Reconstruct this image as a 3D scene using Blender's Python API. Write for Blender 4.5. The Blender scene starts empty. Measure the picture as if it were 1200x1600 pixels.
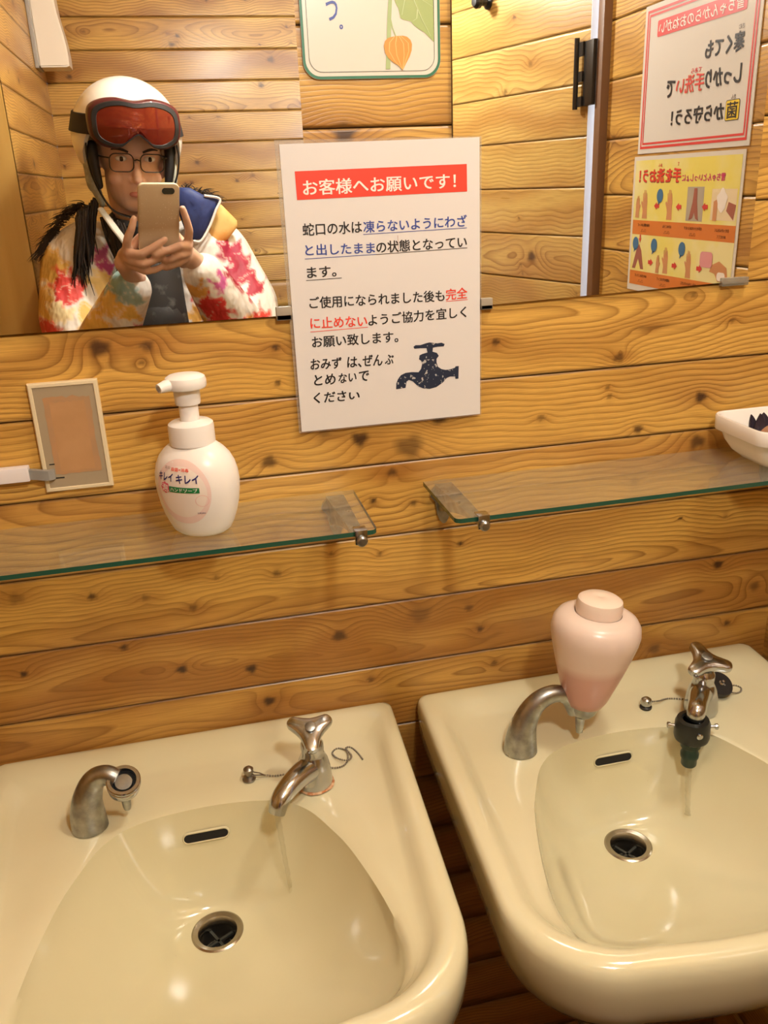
import bpy, bmesh, math, random
import numpy as np
from mathutils import Vector, Matrix
PI = math.pi
SC = bpy.context.scene
COL = SC.collection

# ------------------------------------------------------------------ camera, light, exposure
# metres; x right along the mirror wall, y into that wall (wall face at y = 0), z up, camera height z = 0
FLOOR, CEIL = -1.42, 0.98
def camera():
    yaw, pitch, roll = 0.212502541, 0.365492978, -0.0423235398
    f = Vector((math.sin(yaw)*math.cos(pitch), math.cos(yaw)*math.cos(pitch), -math.sin(pitch)))
    r = Vector((math.cos(yaw), -math.sin(yaw), 0)); u = r.cross(f)
    r2 = r*math.cos(roll) + u*math.sin(roll); u2 = -r*math.sin(roll) + u*math.cos(roll)
    cd = bpy.data.cameras.new('camera'); cd.sensor_fit = 'VERTICAL'; cd.sensor_height = 32
    cd.lens = 1344.65*32/1600; cd.clip_start = 0.004; cd.clip_end = 50
    co = bpy.data.objects.new('camera', cd); COL.objects.link(co)
    m = Matrix((r2, u2, -f)).transposed().to_4x4(); m.translation = Vector((0, -0.938274, 0))
    co.matrix_world = m; SC.camera = co
    return r2, u2, f
CAM_R, CAM_U, CAM_F = camera()
LENS = Vector((0, -0.938274, 0))
w = bpy.data.worlds.new('world'); SC.world = w; w.use_nodes = True
w.node_tree.nodes['Background'].inputs[0].default_value = (0.75, 0.85, 1, 1)
w.node_tree.nodes['Background'].inputs[1].default_value = 0.6
SC.view_settings.view_transform = 'Standard'; SC.view_settings.look = 'None'
SC.view_settings.exposure = 0.0; SC.view_settings.gamma = 1.0; SC.view_settings.use_curve_mapping = False
LAMP_POS = Vector((0.255, -1.0, 0.50)); LAMP_POWER = 29.0; LAMP_COLOR = (1.0, 0.96, 0.88)
FILL_POS = Vector((0.62, -0.50, CEIL-0.05)); FILL_POWER = 9.0

# ------------------------------------------------------------------ materials
def mat(name, base=(0.8, 0.8, 0.8), rough=0.5, metal=0.0, **kw):
    m = bpy.data.materials.new(name); m.use_nodes = True
    b = m.node_tree.nodes['Principled BSDF']
    b.inputs['Base Color'].default_value = (*base, 1); b.inputs['Roughness'].default_value = rough
    b.inputs['Metallic'].default_value = metal
    for k, v in kw.items():
        b.inputs[k.replace('_', ' ')].default_value = v
    return m
class G:
    """small node graph helper"""
    def __init__(s, m): s.m = m; s.t = m.node_tree; s.b = s.t.nodes.get('Principled BSDF'); s.out = s.t.nodes['Material Output']
    def n(s, t, **kw):
        x = s.t.nodes.new(t)
        for k, v in kw.items(): setattr(x, k, v)
        return x
    def l(s, a, b): s.t.links.new(a, b)
    def put(s, sock, v):
        if hasattr(v, 'node'): s.l(v, sock)
        else: sock.default_value = v
    def math(s, op, a, b=0.0, c=0.0, clamp=False):
        x = s.n('ShaderNodeMath', operation=op); x.use_clamp = clamp
        s.put(x.inputs[0], a); s.put(x.inputs[1], b); s.put(x.inputs[2], c); return x.outputs[0]
    def mix(s, f, a, b, bt='MIX'):
        x = s.n('ShaderNodeMix', data_type='RGBA', blend_type=bt)
        s.put(x.inputs[0], f)
        for i, v in ((6, a), (7, b)): s.put(x.inputs[i], v if hasattr(v, 'node') else (*v, 1))
        return x.outputs[2]
    def attr(s, name): return s.n('ShaderNodeAttribute', attribute_name=name)
    def noise(s, vec, scale, detail=3.0, rough=0.5):
        x = s.n('ShaderNodeTexNoise'); s.put(x.inputs['Vector'], vec); x.inputs['Scale'].default_value = scale
        x.inputs['Detail'].default_value = detail; x.inputs['Roughness'].default_value = rough; return x.outputs[0]
    def vmul(s, vec, m):
        x = s.n('ShaderNodeVectorMath', operation='MULTIPLY'); s.put(x.inputs[0], vec); x.inputs[1].default_value = m; return x.outputs[0]
    def ramp(s, f, stops):
        x = s.n('ShaderNodeValToRGB'); s.put(x.inputs[0], f); e = x.color_ramp.elements
        while len(e) < len(stops): e.new(0.5)
        for i, (p, c) in enumerate(stops):
            e[i].position = p; e[i].color = (*c, 1) if len(c) == 3 else c
        return x.outputs[0]
    def obj(s): return s.n('ShaderNodeTexCoord').outputs['Object']
    def bump(s, h, strength, dist=0.001):
        x = s.n('ShaderNodeBump'); s.put(x.inputs['Height'], h); x.inputs['Strength'].default_value = strength
        x.inputs['Distance'].default_value = dist; s.l(x.outputs[0], s.b.inputs['Normal']); return x

def wood_mat(name, light, dark, warm, rough=0.34):
    m = mat(name, light, rough); g = G(m)
    wc = g.attr('wc').outputs['Vector']; ring = g.attr('ring').outputs['Fac']
    knot = g.attr('knot').outputs['Fac']; tone = g.attr('tone').outputs['Fac']
    n1 = g.noise(g.vmul(wc, (3.2, 50, 1)), 1.0, 3)
    n2 = g.noise(g.vmul(wc, (2.2, 16, 1)), 1.0, 2)
    fib = g.noise(g.vmul(wc, (24, 900, 1)), 1.0, 2)
    ph = g.math('FRACT', g.math('ADD', ring, g.math('MULTIPLY', n1, 0.42)))
    late = g.ramp(ph, [(0.0, (0, 0, 0)), (0.42, (0.04,)*3), (0.80, (0.62,)*3), (0.92, (1, 1, 1)), (1.0, (0.1,)*3)])
    amp = g.math('MULTIPLY', late, g.math('MULTIPLY_ADD', n2, 1.25, 0.02, clamp=True), clamp=True)
    base = g.mix(g.math('MULTIPLY', tone, 1.0, clamp=True), light, warm)
    base = g.mix(g.math('MULTIPLY', n2, 0.35), base, tuple(c*1.3 for c in light))
    col = g.mix(amp, base, dark)
    col = g.mix(g.math('MULTIPLY', g.math('SUBTRACT', fib, 0.42, clamp=True), 1.1, clamp=True), col, tuple(c*0.8 for c in dark))
    col = g.mix(g.math('MULTIPLY', knot, 0.95, clamp=True), col, (0.045, 0.017, 0.006))
    g.l(col, g.b.inputs['Base Color'])
    g.put(g.b.inputs['Roughness'], g.math('MULTIPLY_ADD', n2, 0.25, rough-0.1))
    g.b.inputs['Coat Weight'].default_value = 0.12; g.b.inputs['Coat Roughness'].default_value = 0.22
    g.bump(g.math('ADD', g.math('MULTIPLY', late, -0.6), g.math('MULTIPLY', n2, 2.5)), 0.14, 0.0012)
    return m
M = {}
M['wood'] = wood_mat('varnished_cedar', (0.66, 0.388, 0.088), (0.21, 0.083, 0.013), (0.30, 0.115, 0.019))
M['wood_door'] = wood_mat('pale_cedar', (0.64, 0.43, 0.13), (0.28, 0.13, 0.027), (0.42, 0.20, 0.045), 0.30)
M['wood_door'].node_tree.nodes['Principled BSDF'].inputs['Coat Weight'].default_value = 0.45
M['trim'] = mat('brown_trim', (0.16, 0.075, 0.03), 0.45)
M['ply'] = mat('plywood', (0.48, 0.27, 0.07), 0.5)
def _ply():
    g = G(M['ply']); n = g.noise(g.vmul(g.obj(), (14, 14, 1.6)), 1.0, 4)
    g.l(g.ramp(n, [(0.3, (0.40, 0.22, 0.04)), (0.7, (0.56, 0.35, 0.09))]), g.b.inputs['Base Color'])
_ply()
def speck(name, a, b, scale, rough=0.5, lo=0.4, hi=0.6, **kw):
    m = mat(name, a, rough, **kw); g = G(m)
    g.l(g.ramp(g.noise(g.obj(), scale, 4), [(lo, a), (hi, b)]), g.b.inputs['Base Color']); return m
M['ivory'] = mat('ivory_ceramic', (0.72, 0.62, 0.42), 0.13, Coat_Weight=0.6, Coat_Roughness=0.06)
def _ivory():
    g = G(M['ivory']); o = g.obj()
    n = g.noise(o, 6, 3); n2 = g.noise(o, 240, 2)
    c = g.ramp(n, [(0.35, (0.65, 0.61, 0.405)), (0.65, (0.69, 0.65, 0.445))])
    c = g.mix(g.math('MULTIPLY', g.math('GREATER_THAN', n2, 0.80), 0.35), c, (0.35, 0.26, 0.14))
    g.l(c, g.b.inputs['Base Color'])
_ivory()
M['chrome'] = mat('chrome', (0.50, 0.52, 0.55), 0.17, 1.0)
M['chrome_worn'] = mat('worn_chrome', (0.42, 0.42, 0.41), 0.3, 1.0)
def _worn():
    g = G(M['chrome_worn']); n = g.noise(g.obj(), 70, 4)
    g.l(g.ramp(n, [(0.35, (0.46, 0.47, 0.46)), (0.65, (0.27, 0.275, 0.265))]), g.b.inputs['Base Color'])
    g.put(g.b.inputs['Roughness'], g.math('MULTIPLY_ADD', n, 0.4, 0.14))
_worn()
M['steel_dark'] = mat('tarnished_steel', (0.30, 0.28, 0.25), 0.35, 1.0)
M['black'] = mat('black_rubber', (0.012, 0.012, 0.013), 0.45)
M['hole'] = mat('dark_hole', (0.006, 0.006, 0.006), 0.8)
M['green_plastic'] = mat('dark_green_plastic', (0.006, 0.030, 0.020), 0.35)
M['white_plastic'] = mat('white_plastic', (0.82, 0.79, 0.76), 0.32, Subsurface_Weight=0.08, Subsurface_Radius=(0.01, 0.008, 0.006))
M['cream_plastic'] = mat('cream_plastic', (0.72, 0.62, 0.42), 0.4)
M['panel'] = mat('grey_beige_panel', (0.36, 0.29, 0.19), 0.5)
M['residue'] = speck('tape_residue', (0.47, 0.25, 0.11), (0.40, 0.24, 0.12), 25, 0.6)
M['grey_cable'] = mat('grey_cable', (0.27, 0.265, 0.25), 0.4)
M['duct'] = mat('white_duct', (0.74, 0.70, 0.72), 0.45)
M['paper'] = mat('laminated_paper', (0.70, 0.68, 0.675), 0.28)
M['paper_cream'] = mat('cream_sign_board', (0.70, 0.665, 0.60), 0.22)
M['poster_white'] = mat('poster_white', (0.70, 0.68, 0.64), 0.22)
M['poster_yellow'] = speck('poster_yellow', (0.80, 0.70, 0.16), (0.80, 0.74, 0.36), 9, 0.25)
def ink(name, c, r=0.4): M[name] = mat('ink_'+name, c, r)
ink('red', (0.78, 0.055, 0.03)); ink('red2', (0.66, 0.05, 0.045)); ink('black_ink', (0.012, 0.012, 0.014)); ink('blue', (0.035, 0.07, 0.33))
ink('white_ink', (0.85, 0.80, 0.74)); ink('green', (0.02, 0.16, 0.085)); ink('sky_blue', (0.05, 0.17, 0.38)); ink('magenta', (0.58, 0.04, 0.16))
ink('orange', (0.66, 0.20, 0.035)); ink('yellow', (0.80, 0.58, 0.03)); ink('skin_print', (0.60, 0.28, 0.12)); ink('skin_dark', (0.36, 0.12, 0.08))
ink('grey_print', (0.42, 0.38, 0.30)); ink('pale_print', (0.78, 0.66, 0.42)); ink('balloon', (0.05, 0.17, 0.33)); ink('grey_shadow', (0.22, 0.19, 0.19))
ink('label_pink', (0.80, 0.62, 0.58)); ink('label_cream', (0.82, 0.73, 0.66)); ink('navy', (0.012, 0.012, 0.13)); ink('pink_red', (0.74, 0.13, 0.20)); ink('label_green', (0.01, 0.19, 0.055))
ink('leaf', (0.33, 0.42, 0.15)); ink('leaf_vein', (0.55, 0.66, 0.36)); ink('stem', (0.35, 0.45, 0.20)); ink('fruit', (0.62, 0.28, 0.04)); ink('fruit_line', (0.78, 0.50, 0.16)); ink('dark_line', (0.05, 0.09, 0.07))
M['tap_print'] = mat('navy_tap_print', (0.02, 0.03, 0.06), 0.4)
def _tap():
    g = G(M['tap_print']); n = g.noise(g.obj(), 260, 3); n2 = g.noise(g.obj(), 55, 2)
    f = g.math('GREATER_THAN', g.math('ADD', n, g.math('MULTIPLY', n2, 0.5)), 0.90)
    g.l(g.mix(f, (0.015, 0.025, 0.055), (0.45, 0.45, 0.45)), g.b.inputs['Base Color'])
_tap()
def thin_clear(name, tint, alpha_gloss=1.0, rough=0.02, film=0.0, film_col=(0.6, 0.6, 0.55)):
    """sheet glass: what lies behind shows through, with a Fresnel reflection on top"""
    m = bpy.data.materials.new(name); m.use_nodes = True; g = G(m); g.t.nodes.remove(g.b)
    tr = g.n('ShaderNodeBsdfTransparent'); tr.inputs[0].default_value = (*tint, 1)
    gl = g.n('ShaderNodeBsdfGlossy'); gl.inputs['Roughness'].default_value = rough; gl.inputs[0].default_value = (0.95, 0.95, 0.95, 1)
    lw = g.n('ShaderNodeLayerWeight'); lw.inputs[0].default_value = 0.5
    fr = g.math('MULTIPLY_ADD', g.math('POWER', lw.outputs['Facing'], 5.0), 0.95, 0.045)
    mx = g.n('ShaderNodeMixShader'); g.l(g.math('MULTIPLY', fr, alpha_gloss, clamp=True), mx.inputs[0]); g.l(tr.outputs[0], mx.inputs[1]); g.l(gl.outputs[0], mx.inputs[2])
    last = mx.outputs[0]
    if film:
        d = g.n('ShaderNodeBsdfDiffuse'); d.inputs[0].default_value = (*film_col, 1)
        m2 = g.n('ShaderNodeMixShader'); m2.inputs[0].default_value = film; g.l(last, m2.inputs[1]); g.l(d.outputs[0], m2.inputs[2]); last = m2.outputs[0]
    g.l(last, g.out.inputs['Surface']); return m
M['glass'] = thin_clear('shelf_glass', (0.965, 0.985, 0.965), 1.0, 0.02, 0.065)
M['glass_edge'] = mat('green_glass_edge', (0.02, 0.085, 0.055), 0.12)
M['film'] = thin_clear('clear_film', (0.97, 0.97, 0.96), 1.0, 0.08, 0.10, (0.75, 0.72, 0.68))
M['water'] = thin_clear('water', (0.93, 0.93, 0.91), 1.5, 0.02)
M['clip_clear'] = thin_clear('clear_plastic', (0.80, 0.80, 0.76), 1.0, 0.1, 0.25, (0.55, 0.5, 0.42))
M['mirror'] = mat('mirror_silver', (0.90, 0.895, 0.87), 0.004, 1.0)
M['mirror_edge'] = mat('mirror_edge', (0.10, 0.07, 0.04), 0.4)
M['opal'] = None

# ------------------------------------------------------------------ mesh helpers (all in world metres)
def new_bm(): return bmesh.new()
def ring_loft(bm, rings, close=True, cap0=False, cap1=False, cyc=False):
    vs = [[bm.verts.new(p) for p in r] for r in rings]
    n = len(vs[0]); R = len(vs)
    for i in range(R if cyc else R-1):
        a, b = vs[i], vs[(i+1) % R]
        for j in range(n if close else n-1):
            k = (j+1) % n
            bm.faces.new((a[j], a[k], b[k], b[j]))
    if cap0: bm.faces.new(list(reversed(vs[0])))
    if cap1: bm.faces.new(vs[-1])
    return vs
def frame_of(d):
    d = Vector(d).normalized(); a = Vector((0, 0, 1)) if abs(d.z) < 0.9 else Vector((1, 0, 0))
    x = a.cross(d).normalized(); return x, d.cross(x).normalized(), d
def lathe(bm, prof, c=(0, 0, 0), axis=(0, 0, 1), seg=32, sx=1.0, sy=1.0, xdir=None):
    """prof: (radius, height) along the axis; radius 0 closes the end"""
    c = Vector(c)
    if xdir is not None: d = Vector(axis).normalized(); x = Vector(xdir).normalized(); y = d.cross(x)
    else: x, y, d = frame_of(axis)
    rows = []
    for r, h in prof:
        if r <= 1e-7: rows.append([bm.verts.new(c + d*h)])
        else: rows.append([bm.verts.new(c + d*h + x*(r*sx*math.cos(2*PI*k/seg)) + y*(r*sy*math.sin(2*PI*k/seg))) for k in range(seg)])
    for a, b in zip(rows, rows[1:]):
        for j in range(seg):
            k = (j+1) % seg
            if len(a) == 1 and len(b) == 1: continue
            if len(a) == 1: bm.faces.new((a[0], b[k], b[j]))
            elif len(b) == 1: bm.faces.new((a[j], a[k], b[0]))
            else: bm.faces.new((a[j], a[k], b[k], b[j]))
    return bm
def smooth_path(pts, n):
    """Catmull-Rom through pts"""
    P = [Vector(p) for p in pts]; P = [P[0]*2-P[1]] + P + [P[-1]*2-P[-2]]; out = []
    m = len(P)-3
    for i in range(n):
        t = i/(n-1)*m; k = min(int(t), m-1); t -= k; a, b, c, d = P[k:k+4]
        out.append(0.5*((2*b) + (c-a)*t + (2*a-5*b+4*c-d)*t*t + (3*b-a-3*c+d)*t**3))
    return out
def lerp_list(v, n):
    if not hasattr(v, '__len__'): return [v]*n
    return list(np.interp(np.linspace(0, 1, n), np.linspace(0, 1, len(v)), v))
def tube(bm, pts, rad, seg=12, flat=1.0, cap=True, up=None):
    """tube along pts (list of Vectors); rad a number or list; flat squeezes the second axis"""
    P = [Vector(p) for p in pts]; n = len(P); R = lerp_list(rad, n)
    T = [(P[min(i+1, n-1)] - P[max(i-1, 0)]).normalized() for i in range(n)]
    x = Vector(up).normalized() if up is not None else frame_of(T[0])[0]
    rings = []
    for i in range(n):
        x = (x - T[i]*x.dot(T[i])).normalized(); y = T[i].cross(x)
        rings.append([P[i] + x*(R[i]*math.cos(2*PI*k/seg)) + y*(R[i]*flat*math.sin(2*PI*k/seg)) for k in range(seg)])
    ring_loft(bm, rings, True, cap, cap); return bm
def box(bm, lo, hi, bev=0.0, seg=2, mtx=None):
    lo, hi = Vector(lo), Vector(hi); r = bmesh.ops.create_cube(bm, size=1.0); vs = r['verts']
    for v in vs: v.co = Vector(((lo[i]+hi[i])/2 + v.co[i]*(hi[i]-lo[i]) for i in range(3)))
    if bev:
        es = list({e for v in vs for e in v.link_edges})
        rb = bmesh.ops.bevel(bm, geom=es, offset=bev, segments=seg, profile=0.6, affect='EDGES')
        vs = list({v for f in rb['faces'] for v in f.verts} | {v for v in vs if v.is_valid})
    if mtx is not None:
        for v in vs: v.co = mtx @ v.co
    return bm
def prism(bm, poly, nrm, depth):
    """polygon (list of 3D points) extruded by depth along nrm"""
    nrm = Vector(nrm); a = [bm.verts.new(Vector(p)) for p in poly]; b = [bm.verts.new(Vector(p)+nrm*depth) for p in poly]
    n = len(a); bm.faces.new(a); bm.faces.new(list(reversed(b)))
    for i in range(n): bm.faces.new((a[i], b[i], b[(i+1) % n], a[(i+1) % n]))
    return bm
def flat_tri(bm, poly):
    """concave flat outline filled with triangles"""
    from mathutils.geometry import tessellate_polygon
    P = [Vector(p) for p in poly]; vs = [bm.verts.new(p) for p in P]
    for t in tessellate_polygon([P]):
        try: bm.faces.new([vs[i] for i in t])
        except ValueError: pass
    return bm
def flat_poly(bm, poly):
    bm.faces.new([bm.verts.new(Vector(p)) for p in poly]); return bm
def sphere(bm, c, r, seg=16, rings=10, mtx=None):
    res = bmesh.ops.create_uvsphere(bm, u_segments=seg, v_segments=rings, radius=1.0)
    s = r if hasattr(r, '__len__') else (r, r, r)
    for v in res['verts']:
        p = Vector((v.co.x*s[0], v.co.y*s[1], v.co.z*s[2]))
        if mtx is not None: p = mtx @ p
        v.co = p + Vector(c)
    return bm
def rrect(cx, cy, hw, hh, r, n=6):
    out = []
    for sx, sy, a0 in ((1, 1, 0), (-1, 1, 90), (-1, -1, 180), (1, -1, 270)):
        for k in range(n+1):
            a = math.radians(a0 + 90*k/n); out.append((cx+sx*(hw-r)+r*math.cos(a), cy+sy*(hh-r)+r*math.sin(a)))
    return out

def link_mesh(name, me, parent=None, smooth=True, angle=40):
    if smooth:
        me.shade_smooth() if hasattr(me, 'shade_smooth') else None
    o = bpy.data.objects.new(name, me); COL.objects.link(o)
    if parent is not None:
        base = world_loc(parent)
        me.transform(Matrix.Translation(-base)); o.parent = parent
    else:
        vs = np.empty(len(me.vertices)*3); me.vertices.foreach_get('co', vs); vs = vs.reshape(-1, 3)
        lo, hi = vs.min(0), vs.max(0); c = Vector(((lo[0]+hi[0])/2, (lo[1]+hi[1])/2, lo[2]))
        me.transform(Matrix.Translation(-c)); o.location = c
    return o
def world_loc(o):
    v = Vector((0, 0, 0))
    while o is not None: v = v + o.location; o = o.parent
    return v
def obj(name, bm, m, parent=None, smooth=True, angle=35, recalc=True):
    if recalc: bmesh.ops.recalc_face_normals(bm, faces=bm.faces)
    if smooth:
        ca = math.radians(angle)
        for f in bm.faces: f.smooth = True
        for e in bm.edges:
            e.smooth = not (len(e.link_faces) == 2 and e.calc_face_angle(0) > ca)
    me = bpy.data.meshes.new(name); bm.to_mesh(me); bm.free()
    for x in (m if isinstance(m, (list, tuple)) else [m]): me.materials.append(x)
    return link_mesh(name, me, parent, smooth=False)
def tag(o, label, cat, group=None):
    o['label'] = label; o['category'] = cat
    if group: o['group'] = group
    return o
def thing(name, loc, label, cat, group=None):
    o = bpy.data.objects.new(name, None); COL.objects.link(o); o.location = loc; o.empty_display_size = 0.05
    return tag(o, label, cat, group)
def struct(o): o['kind'] = 'structure'; return o

# ------------------------------------------------------------------ text printed on flat sheets
_TXT = {}
def text_mesh(s, bold=0.0, shear=0.0, space=1.0):
    if (s, shear, space) not in _TXT:
        c = bpy.data.curves.new('t', 'FONT'); c.body = s; c.size = 1.0; c.shear = shear; c.space_character = space
        c.resolution_u = 3; c.align_x = 'LEFT'
        o = bpy.data.objects.new('t', c); COL.objects.link(o); bpy.context.view_layer.update()
        me = bpy.data.meshes.new_from_object(o.evaluated_get(bpy.context.evaluated_depsgraph_get()))
        n = len(me.vertices); v = np.empty(n*3); me.vertices.foreach_get('co', v); v = v.reshape(-1, 3)[:, :2]
        f = [tuple(p.vertices) for p in me.polygons]
        bpy.data.objects.remove(o); bpy.data.curves.remove(c); bpy.data.meshes.remove(me)
        _TXT[(s, shear, space)] = (v, f)
    v, f = _TXT[(s, shear, space)]
    if not bold: return v, f
    V, F = [], []                                   # heavier strokes: the same line printed again a hair to each side
    for k, (dx, dy) in enumerate(((-1, -.7), (1, -.7), (-1, .7), (1, .7), (0, 0))):
        V.append(v + np.array([dx, dy])*bold); F += [tuple(i+k*len(v) for i in q) for q in f]
    return np.concatenate(V), F
def text_onto(bm, s, to3d, x0, y0, x1, height=None, y1=None, **kw):
    """sets s between (x0,y0) and (x1,y1): left / right ends of its middle line in sheet units (y up); to3d maps sheet to world"""
    v, f = text_mesh(s, **kw)
    if y1 is None: y1 = y0
    lo, hi = v.min(0), v.max(0)
    k = (x1-x0)/(hi[0]-lo[0]); kh = k if height is None else height/(hi[1]-lo[1])
    cy = (lo[1]+hi[1])/2
    P = []; nc = 5 if kw.get('bold') else 1; per = len(v)//nc
    xm, h_ = (x0+x1)/2, (x1-x0)*0.02; q0 = Vector(to3d(xm, y0))
    nrm = (Vector(to3d(xm+h_, y0))-q0).cross(Vector(to3d(xm, y0+h_))-q0).normalized()
    for i, (a, b) in enumerate(v):
        X = x0 + (a-lo[0])*k; t = (X-x0)/(x1-x0+1e-9); P.append(bm.verts.new(Vector(to3d(X, y0+(y1-y0)*t + (b-cy)*kh)) + nrm*(2.5e-5*(i//per))))
    for q in f:
        try: bm.faces.new([P[i] for i in q])
        except ValueError: pass
    return bm

# ------------------------------------------------------------------ plank walls
SEAMS = [0.1456, 0.0531, -0.0365, -0.1280, -0.2184, -0.3075, -0.3982, -0.4885, -0.5780, -0.6695]
_s = list(SEAMS)
while _s[0] < CEIL: _s.insert(0, _s[0]+0.0905)
while _s[-1] > FLOOR: _s.append(_s[-1]-0.0905)
ALL_SEAMS = sorted(_s)
def wave(rng, u, amp, scales):
    out = np.zeros_like(u)
    for s in scales: out = out + amp*np.sin(u*(2*PI/(s*rng.uniform(0.7, 1.4))) + rng.uniform(0, 6.28))*rng.uniform(0.5, 1)
    return out
def plank_wall(name, org, U, N, us, seams, zlo, zhi, fine, knots=None, seed=1, mat_=None, knot_n=1.6, gap=0.0007, tones=None, parent=None):
    """boards along U (unit, horizontal) stacked up z; N points out of the wall face. us: grid positions along U;
    fine(z) -> row step. Ring, knot and tone fields go to the mesh for the wood material."""
    rng = np.random.default_rng(seed); us = np.asarray(us, float); nu = len(us)
    zs, dep, pid = [], [], []
    S = [s for s in seams if zlo < s < zhi]; S = [zlo] + S + [zhi]
    for i, (a, b) in enumerate(zip(S, S[1:])):
        n = max(2, int(round((b-a)/fine((a+b)/2))))
        zz = np.linspace(a+gap, b-gap, n+1)
        zs += [a+gap*0.4] + list(zz) + [b-gap*0.4]; dep += [0.004, 0.0002] + [0.0]*(n-1) + [0.0002, 0.004]; pid += [i]*(n+3)
    zs, dep, pid = map(np.array, (zs, dep, pid)); nz = len(zs)
    uu, zz = np.meshgrid(us, zs)                         # rows z, cols u
    ring = np.zeros_like(uu); knot = np.zeros_like(uu); tone = np.zeros_like(uu)
    rk = list(knots) if knots is not None else []
    if knots is None or seed > 100:
        area = (us[-1]-us[0])*(zhi-zlo)
        for _ in range(int(area*55*knot_n)):
            rk.append((rng.uniform(us[0], us[-1]), rng.uniform(zlo, zhi), rng.choice([0.0025, 0.0035, 0.005, 0.007, 0.010], p=[.3, .3, .2, .14, .06])))
    for i, (a, b) in enumerate(zip(S, S[1:])):
        r0 = np.where(pid == i)[0]; sl = slice(r0[0], r0[-1]+1); u = uu[sl]; v = zz[sl]-(a+b)/2
        c = rng.choice([-1, 1])*rng.uniform(0.0, 0.10) + wave(rng, us, 0.008, (0.9, 0.5)) + wave(rng, us, 0.0018, (0.17, 0.1))
        h = np.abs(rng.uniform(0.004, 0.03) + wave(rng, us, 0.012, (1.3, 0.6)))
        sp = rng.uniform(0.0048, 0.0075)
        vv = v - c[None, :]
        # growth rings seen on a sawn board: tight at the edges, broad arches where the saw passed near the pith
        r = np.sqrt(vv**2 + h[None, :]**2)
        r = r + 0.0008*np.sin(us*19+rng.uniform(0, 6))[None, :]
        base = rng.uniform(0.0, 0.55)
        if tones is not None: base = tones((a+b)/2, base)
        t = base + 0.36*np.sin(v*rng.uniform(40, 90) + wave(rng, us, 1.2, (0.8, 0.35))[None, :] + rng.uniform(0, 6))
        k = np.zeros_like(u)
        for (ku, kz, kr, *st) in rk:
            st = st[0] if st else 1.0
            if not (a-0.005 <= kz <= b+0.005): continue
            du = (u-ku)/(1.35*st); dv = zz[sl]-kz; d2 = du**2+dv**2
            r = r + 2.1*kr*np.exp(-d2/(2*(1.9*kr)**2))*(1 if rng.random() < 0.8 else -1)
            d = np.sqrt(((u-ku)/(1.25*st))**2 + dv**2)/kr
            ang = np.arctan2(dv, du); d = d*(1+0.12*np.sin(3*ang+ku*90)+0.08*np.sin(5*ang+kz*70))
            k = np.maximum(k, np.clip((1.25-d)/0.65, 0, 1)*(0.72+0.28*np.sin(ku*999)))
            t = t + 0.55*np.exp(-((u-ku)/(6*kr))**2-(dv/(2.2*kr))**2)
        ring[sl] = r/sp + i*3.7; knot[sl] = k; tone[sl] = np.clip(t, 0, 1)
    knot[dep > 0.003] = 1.0; knot[(dep > 0) & (dep < 0.003)] = 0.45
    org, U, N = map(lambda q: np.array(q, float), (org, U, N))
    co = org + uu[..., None]*U + zz[..., None]*np.array([0, 0, 1.0]) - dep[:, None, None]*N
    idx = np.arange(nu*nz).reshape(nz, nu)
    q = np.stack([idx[:-1, :-1], idx[:-1, 1:], idx[1:, 1:], idx[1:, :-1]], -1).reshape(-1, 4)
    if np.dot(np.cross(U, [0, 0, 1.0]), N) < 0: q = q[:, ::-1]
    me = bpy.data.meshes.new(name); nv = nu*nz
    me.vertices.add(nv); me.vertices.foreach_set('co', co.reshape(-1)); me.loops.add(q.size); me.loops.foreach_set('vertex_index', q.reshape(-1))
    me.polygons.add(len(q)); me.polygons.foreach_set('loop_start', np.arange(0, q.size, 4)); me.update(calc_edges=True)
    for nm, arr in (('ring', ring), ('knot', knot), ('tone', tone)):
        at = me.attributes.new(nm, 'FLOAT', 'POINT'); at.data.foreach_set('value', arr.reshape(-1).astype(np.float32))
    wc = np.stack([uu, zz, np.broadcast_to((pid*7.31)[:, None], uu.shape)], -1)
    at = me.attributes.new('wc', 'FLOAT_VECTOR', 'POINT'); at.data.foreach_set('vector', wc.reshape(-1).astype(np.float32))
    me.materials.append(mat_ or M['wood'])
    o = link_mesh(name, me, parent, smooth=False)
    return o
def grid1(segs):
    out = []
    for a, b, st in segs:
        n = max(1, int(round((b-a)/st))); out += list(np.linspace(a, b, n, endpoint=False))
    return out + [segs[-1][1]]
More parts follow.
